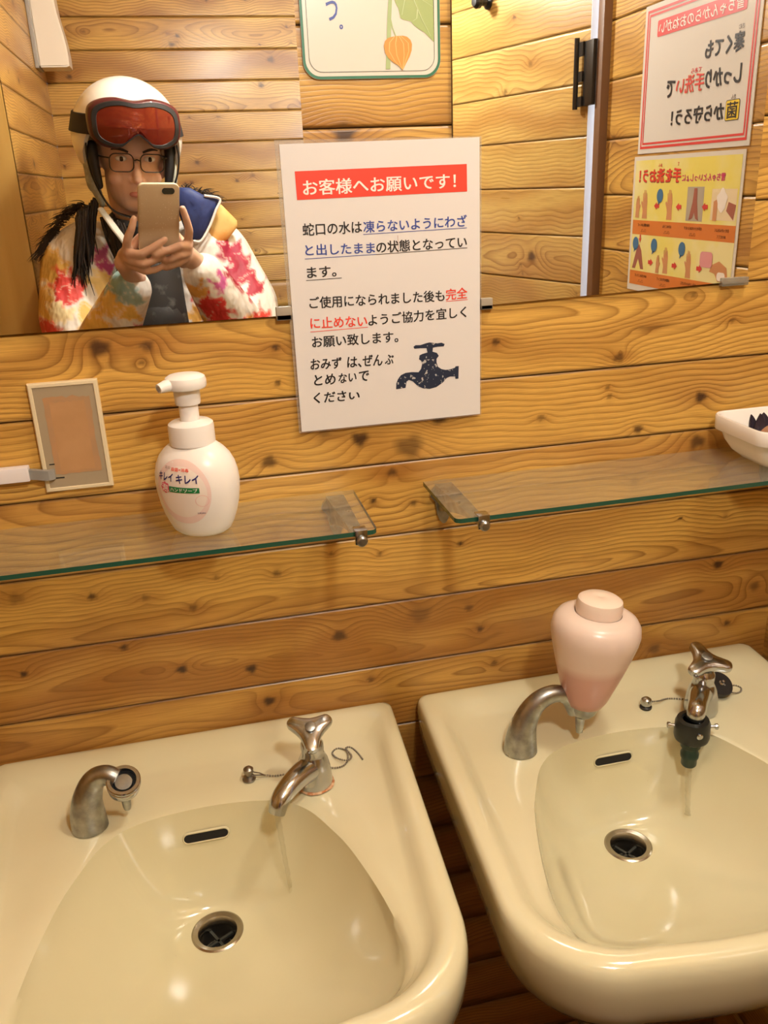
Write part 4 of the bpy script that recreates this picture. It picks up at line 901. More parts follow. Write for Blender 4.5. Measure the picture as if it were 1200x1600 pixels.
# ------------------------------------------------------------------ rounded sign with a lantern plant
def lantern_sign():
    x0, x1, z0, z1 = 0.1398, 0.2800, 0.0972, 0.345
    root = thing('rounded_sign', ((x0+x1)/2, 0, z0), 'cream sign with a green rounded border and an orange lantern fruit, between the mirrors', 'sign')
    xm, zm = (x0+x1)/2, (z0+z1)/2; hw, hh = (x1-x0)/2, (z1-z0)/2
    def RR(ins, r): return rrect(xm, zm, hw-ins, hh-ins, r, 8)
    bm = new_bm(); prism(bm, [(x, -0.0025, z) for x, z in RR(0, .0165)], (0, 1, 0), 0.0025); obj('board', bm, M['paper_cream'], root, smooth=False)
    y = -0.0028
    def band(name, i0, i1, r0, r1, m):
        b = new_bm(); ring_loft(b, [[(x, y, z) for x, z in RR(i0, r0)], [(x, y, z) for x, z in RR(i1, r1)]], True); obj(name, b, m, root, smooth=False)
    band('green_border', 0.0002, 0.0027, .0165, .0145, M['green']); band('inner_line', 0.0062, 0.0067, .0130, .0126, M['dark_line'])
    bm = new_bm(); T3 = lambda X, Y_: Vector((X, y, Y_))
    text_onto(bm, 'う', T3, .1655, .1600, .1770, height=.0235, bold=0.006); text_onto(bm, '。', T3, .1780, .1430, .1815, height=.0040, bold=0.03); obj('printed_text', bm, M['blue'], root, smooth=False)
    LF = [(.2335,.1690),(.2345,.1640),(.2375,.1590),(.2395,.1505),(.2420,.1490),(.2499,.1474),(.2530,.1440),(.2576,.1409),(.2640,.1375),(.2700,.1320),(.2736,.1290),(.2738,.1500),(.2738,.190),(.2600,.205),(.2450,.200),(.2370,.185)]
    bm = flat_tri(new_bm(), [(x, y, z) for x, z in LF]); obj('leaf_picture', bm, M['leaf'], root, smooth=False)
    def strip(b, pts, w0, w1, yy):
        n = len(pts); ring_loft(b, [[(x-(w0+(w1-w0)*i/(n-1))*q, yy, z) for i, (x, z) in enumerate(pts)] for q in (1, -1)], False)
    bm = new_bm()
    for pts in ([(.2480,.190),(.2540,.165),(.2610,.150),(.2700,.1345)], [(.2520,.172),(.2620,.166),(.2730,.160)], [(.2500,.180),(.2440,.165),(.2410,.153)], [(.2570,.158),(.2560,.150),(.2520,.1475)]): strip(bm, pts, .0005, .0002, y-.0003)
    obj('leaf_vein', bm, M['leaf_vein'], root, smooth=False)
    bm = new_bm(); strip(bm, [(.2330,.205),(.2300,.170),(.2281,.150),(.2272,.135),(.2252,.1055)], .0016, .0024, y-.0001); strip(bm, [(.2290,.151),(.2310,.142),(.2345,.1340)], .0007, .0005, y-.0002); obj('stem_picture', bm, M['stem'], root, smooth=False)
    FR = [(.2216,.1262),(.2228,.1302),(.2259,.1330),(.2310,.1342),(.2358,.1348),(.2410,.1350),(.2456,.1340),(.2490,.1312),(.2505,.1274),(.2500,.1220),(.2478,.1165),(.2440,.1105),(.2401,.1040),(.2375,.1075),(.2310,.1112),(.2260,.1150),(.2226,.1200)]
    bm = flat_tri(new_bm(), [(x, y-.0004, z) for x, z in FR]); obj('fruit_picture', bm, M['fruit'], root, smooth=False)
    bm = new_bm()
    for pts in ([(.2330,.1345),(.2275,.1290),(.2268,.1215),(.2320,.1130),(.2396,.1050)], [(.2350,.1347),(.2335,.1280),(.2345,.1180),(.2398,.1050)], [(.2370,.1348),(.2415,.1280),(.2420,.1180),(.2402,.1050)], [(.2390,.1348),(.2465,.1285),(.2468,.1210),(.2405,.1055)]): strip(bm, pts, .0005, .0003, y-.0006)
    obj('fruit_rib', bm, M['fruit_line'], root, smooth=False)
lantern_sign()

# ------------------------------------------------------------------ two posters on the right wall (seen in the right mirror)
PX = 0.7485
def PS(s, z, off=0.0): return Vector((PX-off, -s, z))          # s: distance from the mirror wall, grows to the reader's right
def ptxt(root, name, s, a, z, b, h, m, off=0.0004, bold=0.0, z1=None):
    bm = new_bm(); text_onto(bm, s, lambda X, Y_: PS(X, Y_, off), a, z, b, height=h, y1=z1, bold=bold); return obj(name, bm, m, root, smooth=False)
def pquad(bm, s0, s1, z0, z1, off): flat_poly(bm, [PS(s0, z0, off), PS(s1, z0, off), PS(s1, z1, off), PS(s0, z1, off)])
def ppoly(root, name, pts, m, off):
    bm = flat_tri(new_bm(), [PS(a, b, off) for a, b in pts]); return obj(name, bm, m, root, smooth=False)
def poster_one():
    s0, s1, z0, z1 = 0.1635, 0.4605, 0.0265, 0.2365
    root = thing('poster', (0.749, -0.312, z0), 'white poster with a double red border, above the yellow hand washing poster', 'poster')
    bm = new_bm(); prism(bm, [PS(s0, z0), PS(s1, z0), PS(s1, z1), PS(s0, z1)], (1, 0, 0), 0.0012); obj('sheet', bm, M['poster_white'], root, smooth=False)
    def fr(i, t):
        bm = new_bm(); o = [(s0+i, z0+i), (s1-i, z0+i), (s1-i, z1-i), (s0+i, z1-i)]; q = [(s0+i+t, z0+i+t), (s1-i-t, z0+i+t), (s1-i-t, z1-i-t), (s0+i+t, z1-i-t)]
        ring_loft(bm, [[PS(*p, 0.0003) for p in o], [PS(*p, 0.0003) for p in q]], True); obj('red_border', bm, M['red2'], root, smooth=False)
    fr(0.0070, 0.0036); fr(0.0130, 0.0030)
    ppoly(root, 'title_bar', rrect((.1975+.4216)/2, .2010, .1122, .0112, .003, 5), M['red2'], 0.0003)
    ptxt(root, 'title_text', '雪ちゃんからのおねがい', .2030, .2010, .4170, .0165, M['white_ink'], 0.0006, 0.012)
    def shadowed(s, a, z, b, h, m, bold):
        ptxt(root, 'text_shadow', s, a, z, b, h*1.06, M['grey_shadow'] if m is not M['red2'] else M['pale_print'], 0.0003, bold+0.016)
        ptxt(root, 'printed_text', s, a, z, b, h, m, 0.0006, bold)
    shadowed('寒くても', .1960, .1545, .2860, .0235, M['black_ink'], 0.022)
    ptxt(root, 'reading_aid', 'さむ', .1985, .1718, .2110, .0060, M['grey_shadow'], bold=0.02)
    shadowed('しっかり', .1960, .1165, .2800, .0230, M['black_ink'], 0.022); shadowed('手洗い', .2820, .1155, .3560, .0235, M['red2'], 0.022); shadowed('で', .3590, .1140, .3830, .0230, M['black_ink'], 0.022)
    ptxt(root, 'reading_aid', 'てあら', .2910, .1318, .3180, .0065, M['red2'], bold=0.02)
    ppoly(root, 'yellow_box', rrect(.2085, .0725, .0160, .0130, .003, 4), M['black_ink'], 0.0003); ppoly(root, 'yellow_box', rrect(.2085, .0725, .0150, .0121, .0025, 4), M['yellow'], 0.0005)
    ptxt(root, 'printed_text', '菌', .1960, .0725, .2210, .0205, M['black_ink'], 0.0008, 0.012); ptxt(root, 'reading_aid', 'きん', .2030, .0890, .2140, .0055, M['grey_shadow'], bold=0.02)
    shadowed('から守ろう！', .2280, .0730, .3640, .0225, M['black_ink'], 0.022)
poster_one()
def poster_two():
    s0, s1, z0, z1 = 0.1680, 0.4690, -0.188, 0.0225
    root = thing('poster', (0.749, -0.3185, z0), 'yellow hand washing poster with orange bands, below the white red-bordered poster', 'poster')
    bm = new_bm(); prism(bm, [PS(s0, z0), PS(s1, z0), PS(s1, z1), PS(s0, z1)], (1, 0, 0), 0.0010); obj('sheet', bm, M['paper_cream'], root, smooth=False)
    bm = new_bm(); pquad(bm, s0+.006, s1-.006, z0+.010, z1-.006, 0.0002); obj('yellow_ground', bm, M['poster_yellow'], root, smooth=False)
    ptxt(root, 'title_text', '雪ちゃんといっしょに', .2090, -.0115, .3200, .0105, M['magenta'], 0.0005, 0.03)
    ptxt(root, 'title_shadow', '手を洗おう！', .3235, -.0078, .4495, .0215, M['skin_dark'], 0.0004, 0.05)
    ptxt(root, 'title_text', '手を洗おう！', .3230, -.0070, .4490, .0205, M['red'], 0.0007, 0.03)
    ptxt(root, 'reading_aid', 'て', .3300, .0085, .3350, .0050, M['red2'], bold=0.02); ptxt(root, 'reading_aid', 'あら', .3800, .0078, .3900, .0050, M['red2'], bold=0.02)
    for z in (-.0862, -.1668):
        bm = new_bm(); pquad(bm, s0+.006, s1-.007, z-.0112, z+.0112, 0.0003); obj('orange_band', bm, M['orange'], root, smooth=False)
    cols = (.2060, .2800, .3530, .4250)
    caps = [('①せっけんをよく', 'あわだてて'), ('②手のひらをあらいます', 'ごしごし'), ('③手のこうも', 'ごしごし'), ('④指の間もあらって', 'ごしごし')]
    for cx, (a, b) in zip(cols, caps):
        n = len(a)*.0043; ptxt(root, 'caption', a, cx-n/2, -.0822, cx+n/2, .0048, M['black_ink'], 0.0005, 0.01); n = len(b)*.0043; ptxt(root, 'caption', b, cx-n/2, -.0908, cx+n/2, .0042, M['black_ink'], 0.0005, 0.01)
    for cx, (a, b) in zip(cols, [('⑦手くびも', 'ごしごし'), ('⑥親ゆびをねじって', 'ごしごし'), ('⑤ゆび先をこすって', 'ごしごし'), ('④指の間もあらって', 'ごしごし')][0:1]+[('⑦手くびもわすれずに', 'ごしごし'), ('⑥親ゆびをねじって', 'ごしごし'), ('⑤ゆび先をこすって', 'ごしごし')]):
        n = len(a)*.0043; ptxt(root, 'caption', a, cx-n/2, -.1628, cx+n/2, .0048, M['black_ink'], 0.0005, 0.01); n = len(b)*.0043; ptxt(root, 'caption', b, cx-n/2, -.1714, cx+n/2, .0042, M['black_ink'], 0.0005, 0.01)
    # small photographs of hands
    def hand(cx, cz, k, flip, m, off):
        P = [(-.9,-1),(-.75,-.3),(-.8,.15),(-.62,.75),(-.48,.78),(-.45,.3),(-.38,.95),(-.22,1.0),(-.15,.35),(-.02,1.02),(.14,.98),(.14,.3),(.3,.8),(.44,.74),(.38,.1),(.72,.25),(.85,.1),(.5,-.25),(.35,-.5),(.45,-1)]
        return ppoly(root, 'hand_picture', [(cx+flip*a*k*.55, cz+b*k) for a, b in P], m, off)
    def pane(cx, cz, w_, h, m): 
        bm = new_bm(); pquad(bm, cx-w_, cx+w_, cz-h, cz+h, 0.0003); obj('photo_ground', bm, m, root, smooth=False)
    pane(.208, -.048, .030, .021, M['pale_print']); pane(.280, -.048, .022, .024, M['grey_print'])
    ppoly(root, 'foam_picture', [(.212+.012*math.cos(a)*(1+.15*math.sin(5*a)), -.042+.015*math.sin(a)*(1+.12*math.cos(4*a))) for a in np.linspace(0, 6.28, 24, endpoint=False)], M['white_ink'], 0.0006)
    ppoly(root, 'hand_picture', [(.178,-.048),(.196,-.044),(.200,-.056),(.182,-.068)], M['skin_dark'], 0.0005); ppoly(root, 'hand_picture', [(.222,-.040),(.232,-.044),(.232,-.070),(.222,-.070)], M['skin_print'], 0.0005)
    ppoly(root, 'hand_picture', [(.268,-.071),(.274,-.045),(.276,-.026),(.284,-.026),(.286,-.045),(.294,-.071),(.284,-.068),(.280,-.060),(.276,-.068)], M['skin_dark'], 0.0005)
    hand(.352, -.050, .022, 1, M['skin_print'], 0.0004); hand(.428, -.050, .022, 1, M['skin_print'], 0.0004); hand(.447, -.054, .017, -1, M['skin_print'], 0.0006)
    ppoly(root, 'hand_picture', [(.180,-.152),(.186,-.132),(.205,-.124),(.222,-.130),(.228,-.140),(.214,-.142),(.206,-.152)], M['skin_print'], 0.0004); ppoly(root, 'foam_picture', rrect(.198, -.145, .010, .006, .005, 5), M['white_ink'], 0.0006)
    hand(.286, -.134, .020, 1, M['skin_print'], 0.0004); hand(.352, -.133, .020, 1, M['skin_print'], 0.0004); hand(.372, -.140, .014, -1, M['skin_print'], 0.0006)
    ppoly(root, 'hand_picture', [(.418,-.152),(.428,-.122),(.436,-.112),(.444,-.122),(.456,-.152),(.446,-.152),(.437,-.136),(.428,-.152)], M['skin_dark'], 0.0004)
    for cx, cz in ((.3800, -.037), (.3050, -.113), (.3880, -.112), (.4480, -.112)):
        ppoly(root, 'balloon', [(cx+.0095*math.cos(a), cz+.0105*math.sin(a)) for a in np.linspace(0, 6.28, 22, endpoint=False)], M['balloon'], 0.0007)
        ppoly(root, 'balloon', [(cx-.002, cz-.009), (cx+.004, cz-.009), (cx+.005, cz-.0145)], M['balloon'], 0.0007)
    for cx, cz, d in ((.2526, -.0515, 1), (.3228, -.0526, 1), (.3880, -.052, 1), (.2540, -.138, -1), (.3230, -.139, -1), (.3960, -.139, -1)):
        ppoly(root, 'red_arrow', [(cx+d*a, cz+b) for a, b in ((-.007, .003), (0, .003), (0, .006), (.008, 0), (0, -.006), (0, -.003), (-.007, -.003))], M['red2'], 0.0007)
    ppoly(root, 'red_arrow', [(.4340+a, -.1035+b) for a, b in ((-.002, .006), (.002, .006), (.002, 0), (.004, 0), (0, -.007), (-.004, 0), (-.002, 0))], M['red2'], 0.0007)
    ppoly(root, 'pink_bubble', rrect(.238, -.124, .016, .011, .006, 5), mat('bubble_pink', (0.72, 0.32, 0.34), 0.4), 0.0007)
poster_two()

# ------------------------------------------------------------------ white wall unit at the far left corner (seen in the left mirror)
def wall_unit():
    root = thing('wall_heater', (-0.29, -2.0, 0.342), 'white wall unit with a curved front in the far left corner', 'wall heater')
    bm = box(new_bm(), (-0.3345, -2.06, 0.342), (-0.3245, -1.95, 0.80), 0.002); obj('back_plate', bm, mat('unit_grey', (0.36, 0.34, 0.31), 0.5), root)
    prof = [(-0.3245, 0.344), (-0.2505, 0.344), (-0.2425, 0.347), (-0.2415, 0.372), (-0.2430, 0.400), (-0.2465, 0.428), (-0.2515, 0.455), (-0.2560, 0.485), (-0.2580, 0.52), (-0.2590, 0.62), (-0.2640, 0.72), (-0.2750, 0.79), (-0.3245, 0.80)]
    bm = new_bm(); prism(bm, [(x, -1.955, z) for x, z in prof], (0, -1, 0), 0.10); bmesh.ops.recalc_face_normals(bm, faces=bm.faces)
    bmesh.ops.bevel(bm, geom=[e for e in bm.edges if len(e.link_faces) == 2 and e.calc_face_angle(0) > 1.2], offset=0.004, segments=2, affect='EDGES')
    obj('cover', bm, mat('unit_white', (0.80, 0.75, 0.66), 0.35), root, angle=30)
wall_unit()

# ------------------------------------------------------------------ person taking the photograph (seen in the left mirror)
def fuse(name, build, voxel, smooth_n, mats, parent, smf=0.5):
    """rough volumes fused into one continuous skin"""
    bm = new_bm(); build(bm); me = bpy.data.meshes.new(name); bm.to_mesh(me); bm.free()
    o = bpy.data.objects.new('tmp', me); COL.objects.link(o)
    r = o.modifiers.new('r', 'REMESH'); r.mode = 'VOXEL'; r.voxel_size = voxel
    s = o.modifiers.new('s', 'SMOOTH'); s.iterations = smooth_n; s.factor = smf
    bpy.context.view_layer.update()
    m2 = bpy.data.meshes.new_from_object(o.evaluated_get(bpy.context.evaluated_depsgraph_get()))
    bpy.data.objects.remove(o); bpy.data.meshes.remove(me); m2.name = name
    m2.materials.clear()
    for m in (mats if isinstance(mats, (list, tuple)) else [mats]): m2.materials.append(m)
    m2.polygons.foreach_set('use_smooth', [True]*len(m2.polygons))
    return link_mesh(name, m2, parent, smooth=False)
def capsule(bm, p0, r0, p1, r1, seg=18, flat=1.0, up=None):
    p0, p1 = Vector(p0), Vector(p1); d = (p1-p0); L = d.length
    prof = [(0, -r0)] + [(r0*math.sin(a), -r0*math.cos(a)) for a in np.linspace(0.3, PI/2, 5)] + [(r1*math.sin(a), L+r1*math.cos(a)) for a in np.linspace(PI/2, 0.3, 5)] + [(0, L+r1)]
    if up is None: lathe(bm, prof, p0, d, seg)
    else: 
        u = Vector(up); dn = d.normalized(); u = (u-dn*u.dot(dn)).normalized(); lathe(bm, prof, p0, d, seg, 1.0, flat, xdir=u)
def limb(bm, pts, rads, flat=1.0, up=None):
    for (a, b), (r, q) in zip(zip(pts, pts[1:]), zip(rads, rads[1:])): capsule(bm, a, r, b, q, flat=flat, up=up)
HC = Vector((-0.085, -1.275, 0.072))                        # middle of the head
HM = Matrix.Rotation(math.radians(-11), 3, 'Z') @ Matrix.Rotation(math.radians(-10), 3, 'X') @ Matrix.Rotation(math.radians(3), 3, 'Y')
def hp(x, y, z): return HC + HM @ Vector((x, y, z))
def PH(a, b, c): return LENS - CAM_F*0.003 + CAM_R*a + CAM_U*b + CAM_F*c      # phone frame: right, up, out of its back
SHL, SHR = Vector((-0.245, -1.33, -0.150)), Vector((0.095, -1.33, -0.150))
ELL, ELR = Vector((-0.235, -1.19, -0.400)), Vector((0.155, -1.19, -0.385))
WRL, WRR = Vector((-0.098, -1.055, -0.172)), Vector((0.036, -1.055, -0.150))
skin = mat('skin', (0.68, 0.44, 0.33), 0.5, Subsurface_Weight=0.15, Subsurface_Radius=(0.01, 0.004, 0.002))
person = thing('person', (-0.08, -1.32, FLOOR), 'person in a white ski helmet and floral jacket photographing the mirror with a phone', 'person')
def fingers(bm):
    F = []
    # image-left hand: index along the phone's left edge, three fingers across its back, thumb on the screen side
    F.append(([(-.090, -.122, -.004), (-.0885, -.096, .004), (-.080, -.074, .004), (-.0735, -.056, -.001)], [.0095, .0088, .0080, .0070]))
    F.append(([(-.087, -.126, .004), (-.064, -.122, .017), (-.040, -.108, .017), (-.016, -.094, .013)], [.0098, .0090, .0082, .0070]))
    F.append(([(-.084, -.140, .004), (-.062, -.143, .018), (-.040, -.136, .018), (-.024, -.128, .013)], [.0098, .0090, .0082, .0070]))
    F.append(([(-.076, -.155, .001), (-.055, -.161, .014), (-.036, -.158, .014), (-.022, -.154, .010)], [.0088, .0080, .0074, .0064]))
    F.append(([(-.086, -.146, -.018), (-.070, -.120, -.026), (-.052, -.098, -.022), (-.044, -.086, -.0205)], [.0120, .0105, .0092, .0078]))
    # image-right hand
    F.append(([(.036, -.108, -.004), (.0365, -.080, .004), (.030, -.056, .004), (.0235, -.036, -.001)], [.0095, .0088, .0080, .0070]))
    F.append(([(.034, -.114, .004), (.014, -.106, .018), (-.012, -.114, .021), (-.036, -.124, .020)], [.0098, .0090, .0082, .0070]))
    F.append(([(.032, -.128, .004), (.014, -.126, .018), (-.004, -.134, .018), (-.016, -.140, .012)], [.0098, .0090, .0082, .0070]))
    F.append(([(.028, -.142, .001), (.010, -.146, .014), (-.004, -.152, .014), (-.014, -.157, .010)], [.0088, .0080, .0074, .0064]))
    F.append(([(.034, -.136, -.018), (.024, -.112, -.026), (.008, -.092, -.022), (.000, -.080, -.0205)], [.0120, .0105, .0092, .0078]))
    for pts, rr in F: limb(bm, [PH(*p) for p in pts], rr)
    # palms
    for pl in ([(-.089, -.124, -.004), (-.087, -.138, -.004), (-.080, -.152, -.006)], [(.036, -.112, -.004), (.0345, -.126, -.004), (.0335, -.140, -.006)]):
        for q in pl: capsule(bm, PH(*q), .012, PH(q[0]*0.93+(-.006 if q[0] < 0 else .003), q[1]-.022, q[2]-.026), .016)
    capsule(bm, PH(-.091, -.160, -.028), .020, WRL, .021); capsule(bm, PH(.043, -.147, -.028), .020, WRR, .021)
def body(bm):
    # head
    sphere(bm, hp(0, -0.012, 0.030), (0.074, 0.092, 0.088), 24, 16, HM.to_4x4()); sphere(bm, hp(0, 0.022, -0.030), (0.060, 0.070, 0.080), 24, 16, HM.to_4x4()); sphere(bm, hp(0, 0.045, -0.082), (0.034, 0.034, 0.026), 16, 10, HM.to_4x4())
    for s in (-1, 1): sphere(bm, hp(s*0.036, 0.060, -0.030), (0.024, 0.020, 0.020), 14, 10, HM.to_4x4()); sphere(bm, hp(s*0.074, -0.005, -0.015), (0.008, 0.018, 0.028), 12, 8, HM.to_4x4())
    capsule(bm, hp(0, 0.086, 0.004), .0075, hp(0, 0.101, -0.030), .0105); sphere(bm, hp(-0.011, 0.090, -0.034), .007, 10, 8); sphere(bm, hp(0.011, 0.090, -0.034), .007, 10, 8)
    sphere(bm, hp(0, 0.082, -0.058), (0.021, 0.009, 0.0055), 14, 8, HM.to_4x4()); sphere(bm, hp(0, 0.081, -0.066), (0.017, 0.009, 0.006), 14, 8, HM.to_4x4())
    # neck, trunk
    capsule(bm, hp(0, -0.02, -0.05), .055, (-0.078, -1.315, -0.13), .060)
    limb(bm, [(-0.075, -1.325, -0.17), (-0.075, -1.325, -0.30), (-0.075, -1.33, -0.48)], [.105, .125, .125], 0.75, (1, 0, 0))
    capsule(bm, SHL+Vector((0.03, 0, 0.01)), .055, SHR+Vector((-0.03, 0, 0.01)), .055)
    limb(bm, [(-0.13, -1.33, -0.30), (-0.02, -1.33, -0.30)], [.10, .10]); limb(bm, [(-0.135, -1.33, -0.52), (-0.015, -1.33, -0.52)], [.115, .115])
    # arms
    limb(bm, [SHL, ELL, WRL], [.050, .040, .024]); limb(bm, [SHR, ELR, WRR], [.050, .040, .024])
    # legs and feet
    for x, fx in ((-0.155, -0.02), (0.005, 0.02)):
        limb(bm, [(x, -1.33, -0.56), (x+fx*0.5, -1.315, -0.93), (x+fx, -1.34, -1.33)], [.085, .060, .040]); capsule(bm, (x+fx, -1.35, -1.375), .040, (x+fx*1.3, -1.20, -1.385), .033)
    fingers(bm)
bd = fuse('body', body, 0.0032, 6, skin, person, 0.45)
# printed lips, brows and eyes
def eye(sx):
    bm = new_bm(); sphere(bm, hp(sx*0.031, 0.078, 0.012), (0.0125, 0.0075, 0.0062), 16, 10, HM.to_4x4()); e = obj('eye', bm, mat('eye_white', (0.75, 0.72, 0.68), 0.3) if sx < 0 else bpy.data.materials['eye_white'], person)
    bm = new_bm(); sphere(bm, hp(sx*0.031, 0.0828, 0.0118), (0.0052, 0.0034, 0.0052), 14, 8, HM.to_4x4()); obj('iris', bm, mat('iris', (0.03, 0.018, 0.012), 0.2) if sx < 0 else bpy.data.materials['iris'], e)
    bm = tube(new_bm(), [hp(sx*(0.016+0.034*t), 0.084-0.012*t*t, 0.026+0.006*math.sin(PI*t*0.8)) for t in np.linspace(0, 1, 8)], [0.0022, 0.003, 0.0015], 8); obj('eyebrow', bm, mat('brow', (0.03, 0.02, 0.015), 0.7), person)
eye(-1); eye(1)
bm = new_bm(); sphere(bm, hp(0, 0.0865, -0.0615), (0.019, 0.0065, 0.0072), 16, 8, HM.to_4x4()); obj('lips', bm, mat('lips', (0.52, 0.20, 0.17), 0.4), person)
# glasses
gm = mat('black_spectacle_frame', (0.012, 0.012, 0.014), 0.3)
gl = None
for s in (-1, 1):
    pts = [hp(s*0.033+x, 0.098-0.10*(abs(s*0.033+x))**1.5, 0.006+z) for x, z in rrect(0, 0, 0.0255, 0.0185, 0.013, 6)]
    bm = tube(new_bm(), pts+pts[:2], 0.0013, 8)
    if s < 0:
        tube(bm, [hp(-0.0075, 0.0965, 0.010), hp(0, 0.099, 0.013), hp(0.0075, 0.0965, 0.010)], 0.0013, 8)
        gl = obj('glasses', bm, gm, person)
    else: obj('rim', bm, gm, gl)
    bm = tube(new_bm(), [hp(s*0.058, 0.085, 0.014), hp(s*0.070, 0.070, 0.014), hp(s*0.079, -0.01, 0.008)], 0.0018, 8); obj('temple', bm, gm, gl)
# helmet
def helmet():
    wm = mat('helmet_white', (0.80, 0.775, 0.70), 0.22, Coat_Weight=0.3, Coat_Roughness=0.1)
    bm = new_bm(); n, m = 56, 26; rows = []
    for i in range(m+1):
        row = []
        for j in range(n):
            az = 2*PI*j/n; f = max(0.0, math.sin(az))                  # sin = 1 at the face
            front = max(0.0, (f-0.30)/0.70)
            low = -0.52 + (0.52+0.16)*min(1, front*2.2)                # lower rim: high over the brow, low behind and at the ears
            el = (PI/2) - (PI/2 - low)*i/m
            c, s_ = math.cos(el), math.sin(el)
            row.append(hp(0.121*c*math.cos(az), -0.014+0.138*c*math.sin(az), 0.048+0.122*s_))
        rows.append(row)
    ring_loft(bm, rows[1:], True, True, False)
    inner = [[HC+HM @ Vector((0, -0.012, 0.048)) + (p-(HC+HM @ Vector((0, -0.012, 0.048))))*0.92 for p in r] for r in rows[1:]]
    ring_loft(bm, [rows[-1], inner[-1], inner[-4]], True)
    h = obj('helmet', bm, wm, person, angle=50)
    # ear pads hanging beside the face
    pm = speck('grey_green_fleece', (0.42, 0.44, 0.36), (0.30, 0.31, 0.25), 60, 0.9)
    for s in (-1, 1):
        bm = new_bm(); limb(bm, [hp(s*0.090, 0.010, -0.005), hp(s*0.088, 0.022, -0.045), hp(s*0.074, 0.036, -0.085)], [.026, .024, .014], 0.55, HM @ Vector((0, 1, 0)))
        obj('ear_pad', bm, pm, h)
        bm = new_bm(); limb(bm, [hp(s*0.085, 0.032, 0.030), hp(s*0.083, 0.042, -0.010), hp(s*0.076, 0.046, -0.050)], [.012, .011, .008], 0.8); obj('pad_lining', bm, M['black'], h)
        bm = tube(new_bm(), smooth_path([hp(s*0.098, 0.045, 0.045), hp(s*0.100, 0.060, 0.010), hp(s*0.088, 0.066, -0.040), hp(s*0.055, 0.060, -0.098), hp(s*0.01, 0.058, -0.118)], 24), 0.0055, 10, 0.4); obj('chin_strap', bm, M['black'], h)
    bm = new_bm()
    for k in range(3):
        a = PI+0.35+k*0.16; sphere(bm, hp(0.108*math.cos(a), -0.012+0.130*math.sin(a), 0.0-0.02*k), (0.010, 0.004, 0.012), 10, 8, HM.to_4x4())
    return h
helm = helmet()
# goggles worn on the helmet
def goggles():
    OUT = [(-0.092, 0.004), (-0.088, 0.030), (-0.068, 0.044), (-0.036, 0.050), (0, 0.046), (0.036, 0.050), (0.068, 0.044), (0.088, 0.030), (0.092, 0.004), (0.086, -0.024), (0.062, -0.038), (0.036, -0.038), (0.019, -0.026), (0.0, -0.014), (-0.019, -0.026), (-0.036, -0.038), (-0.062, -0.038), (-0.086, -0.024)]
    n = 90; P = []
    for p in smooth_closed(OUT, n): P.append(p)
    GZ = 0.080
    def g3(x, z, o): 
        y = 0.122 - 3.6*x*x*(1-0.25*abs(x)/0.1) + o - 0.30*max(0, z)
        return hp(x, y, GZ+z)
    fm = mat('goggle_frame', (0.075, 0.012, 0.012), 0.35)
    bm = new_bm(); ring_loft(bm, [[g3(x*1.06, z*1.08, -0.022) for x, z in P], [g3(x*1.07, z*1.10, 0.0) for x, z in P], [g3(x*1.03, z*1.04, 0.010) for x, z in P], [g3(x*0.95, z*0.92, 0.011) for x, z in P]], True)
    fr = obj('goggles', bm, fm, person, angle=50)
    bm = new_bm(); ring_loft(bm, [[g3(x*1.0, z*1.0, 0.0112) for x, z in P], [g3(x*0.985, z*0.98, 0.0145) for x, z in P], [g3(x*0.90, z*0.84, 0.0145) for x, z in P], [g3(x*0.875, z*0.80, 0.0112) for x, z in P]], True); obj('foam_rim', bm, M['black'], fr)
    rows = [[g3(x*0.90*t, z*0.85*t if z > -0.012 or abs(x) > .03 else z*0.85*t, 0.0125+0.002*(1-t*t)) for x, z in P] for t in np.linspace(1, 0.08, 12)]
    bm = new_bm(); ring_loft(bm, rows, True, False, True); obj('lens', bm, mat('red_lens', (0.16, 0.016, 0.010), 0.06, 0.45, Coat_Weight=0.8, Coat_Roughness=0.03), fr, angle=60)
    # strap round the back of the helmet
    ctr = []
    for a in np.linspace(math.radians(46), math.radians(-226), 50):
        ctr.append((math.cos(a), math.sin(a)))
    rows = []
    for cx, sy in ctr:
        t = max(0, sy); zz = 0.080 - 0.006*(1-t)
        e = lambda z: math.sqrt(max(0.05, 1-((z-0.048)/0.122)**2))
        rows.append([hp(0.121*e(zz+h)*cx*k, -0.014+0.138*e(zz+h)*sy*k, zz+h) for h, k in ((-0.020, 1.012), (-0.019, 1.035), (0.019, 1.035), (0.020, 1.012))])
    bm = new_bm(); ring_loft(bm, rows, True, True, True); obj('strap', bm, mat('black_strap', (0.018, 0.017, 0.018), 0.75), fr)
goggles()

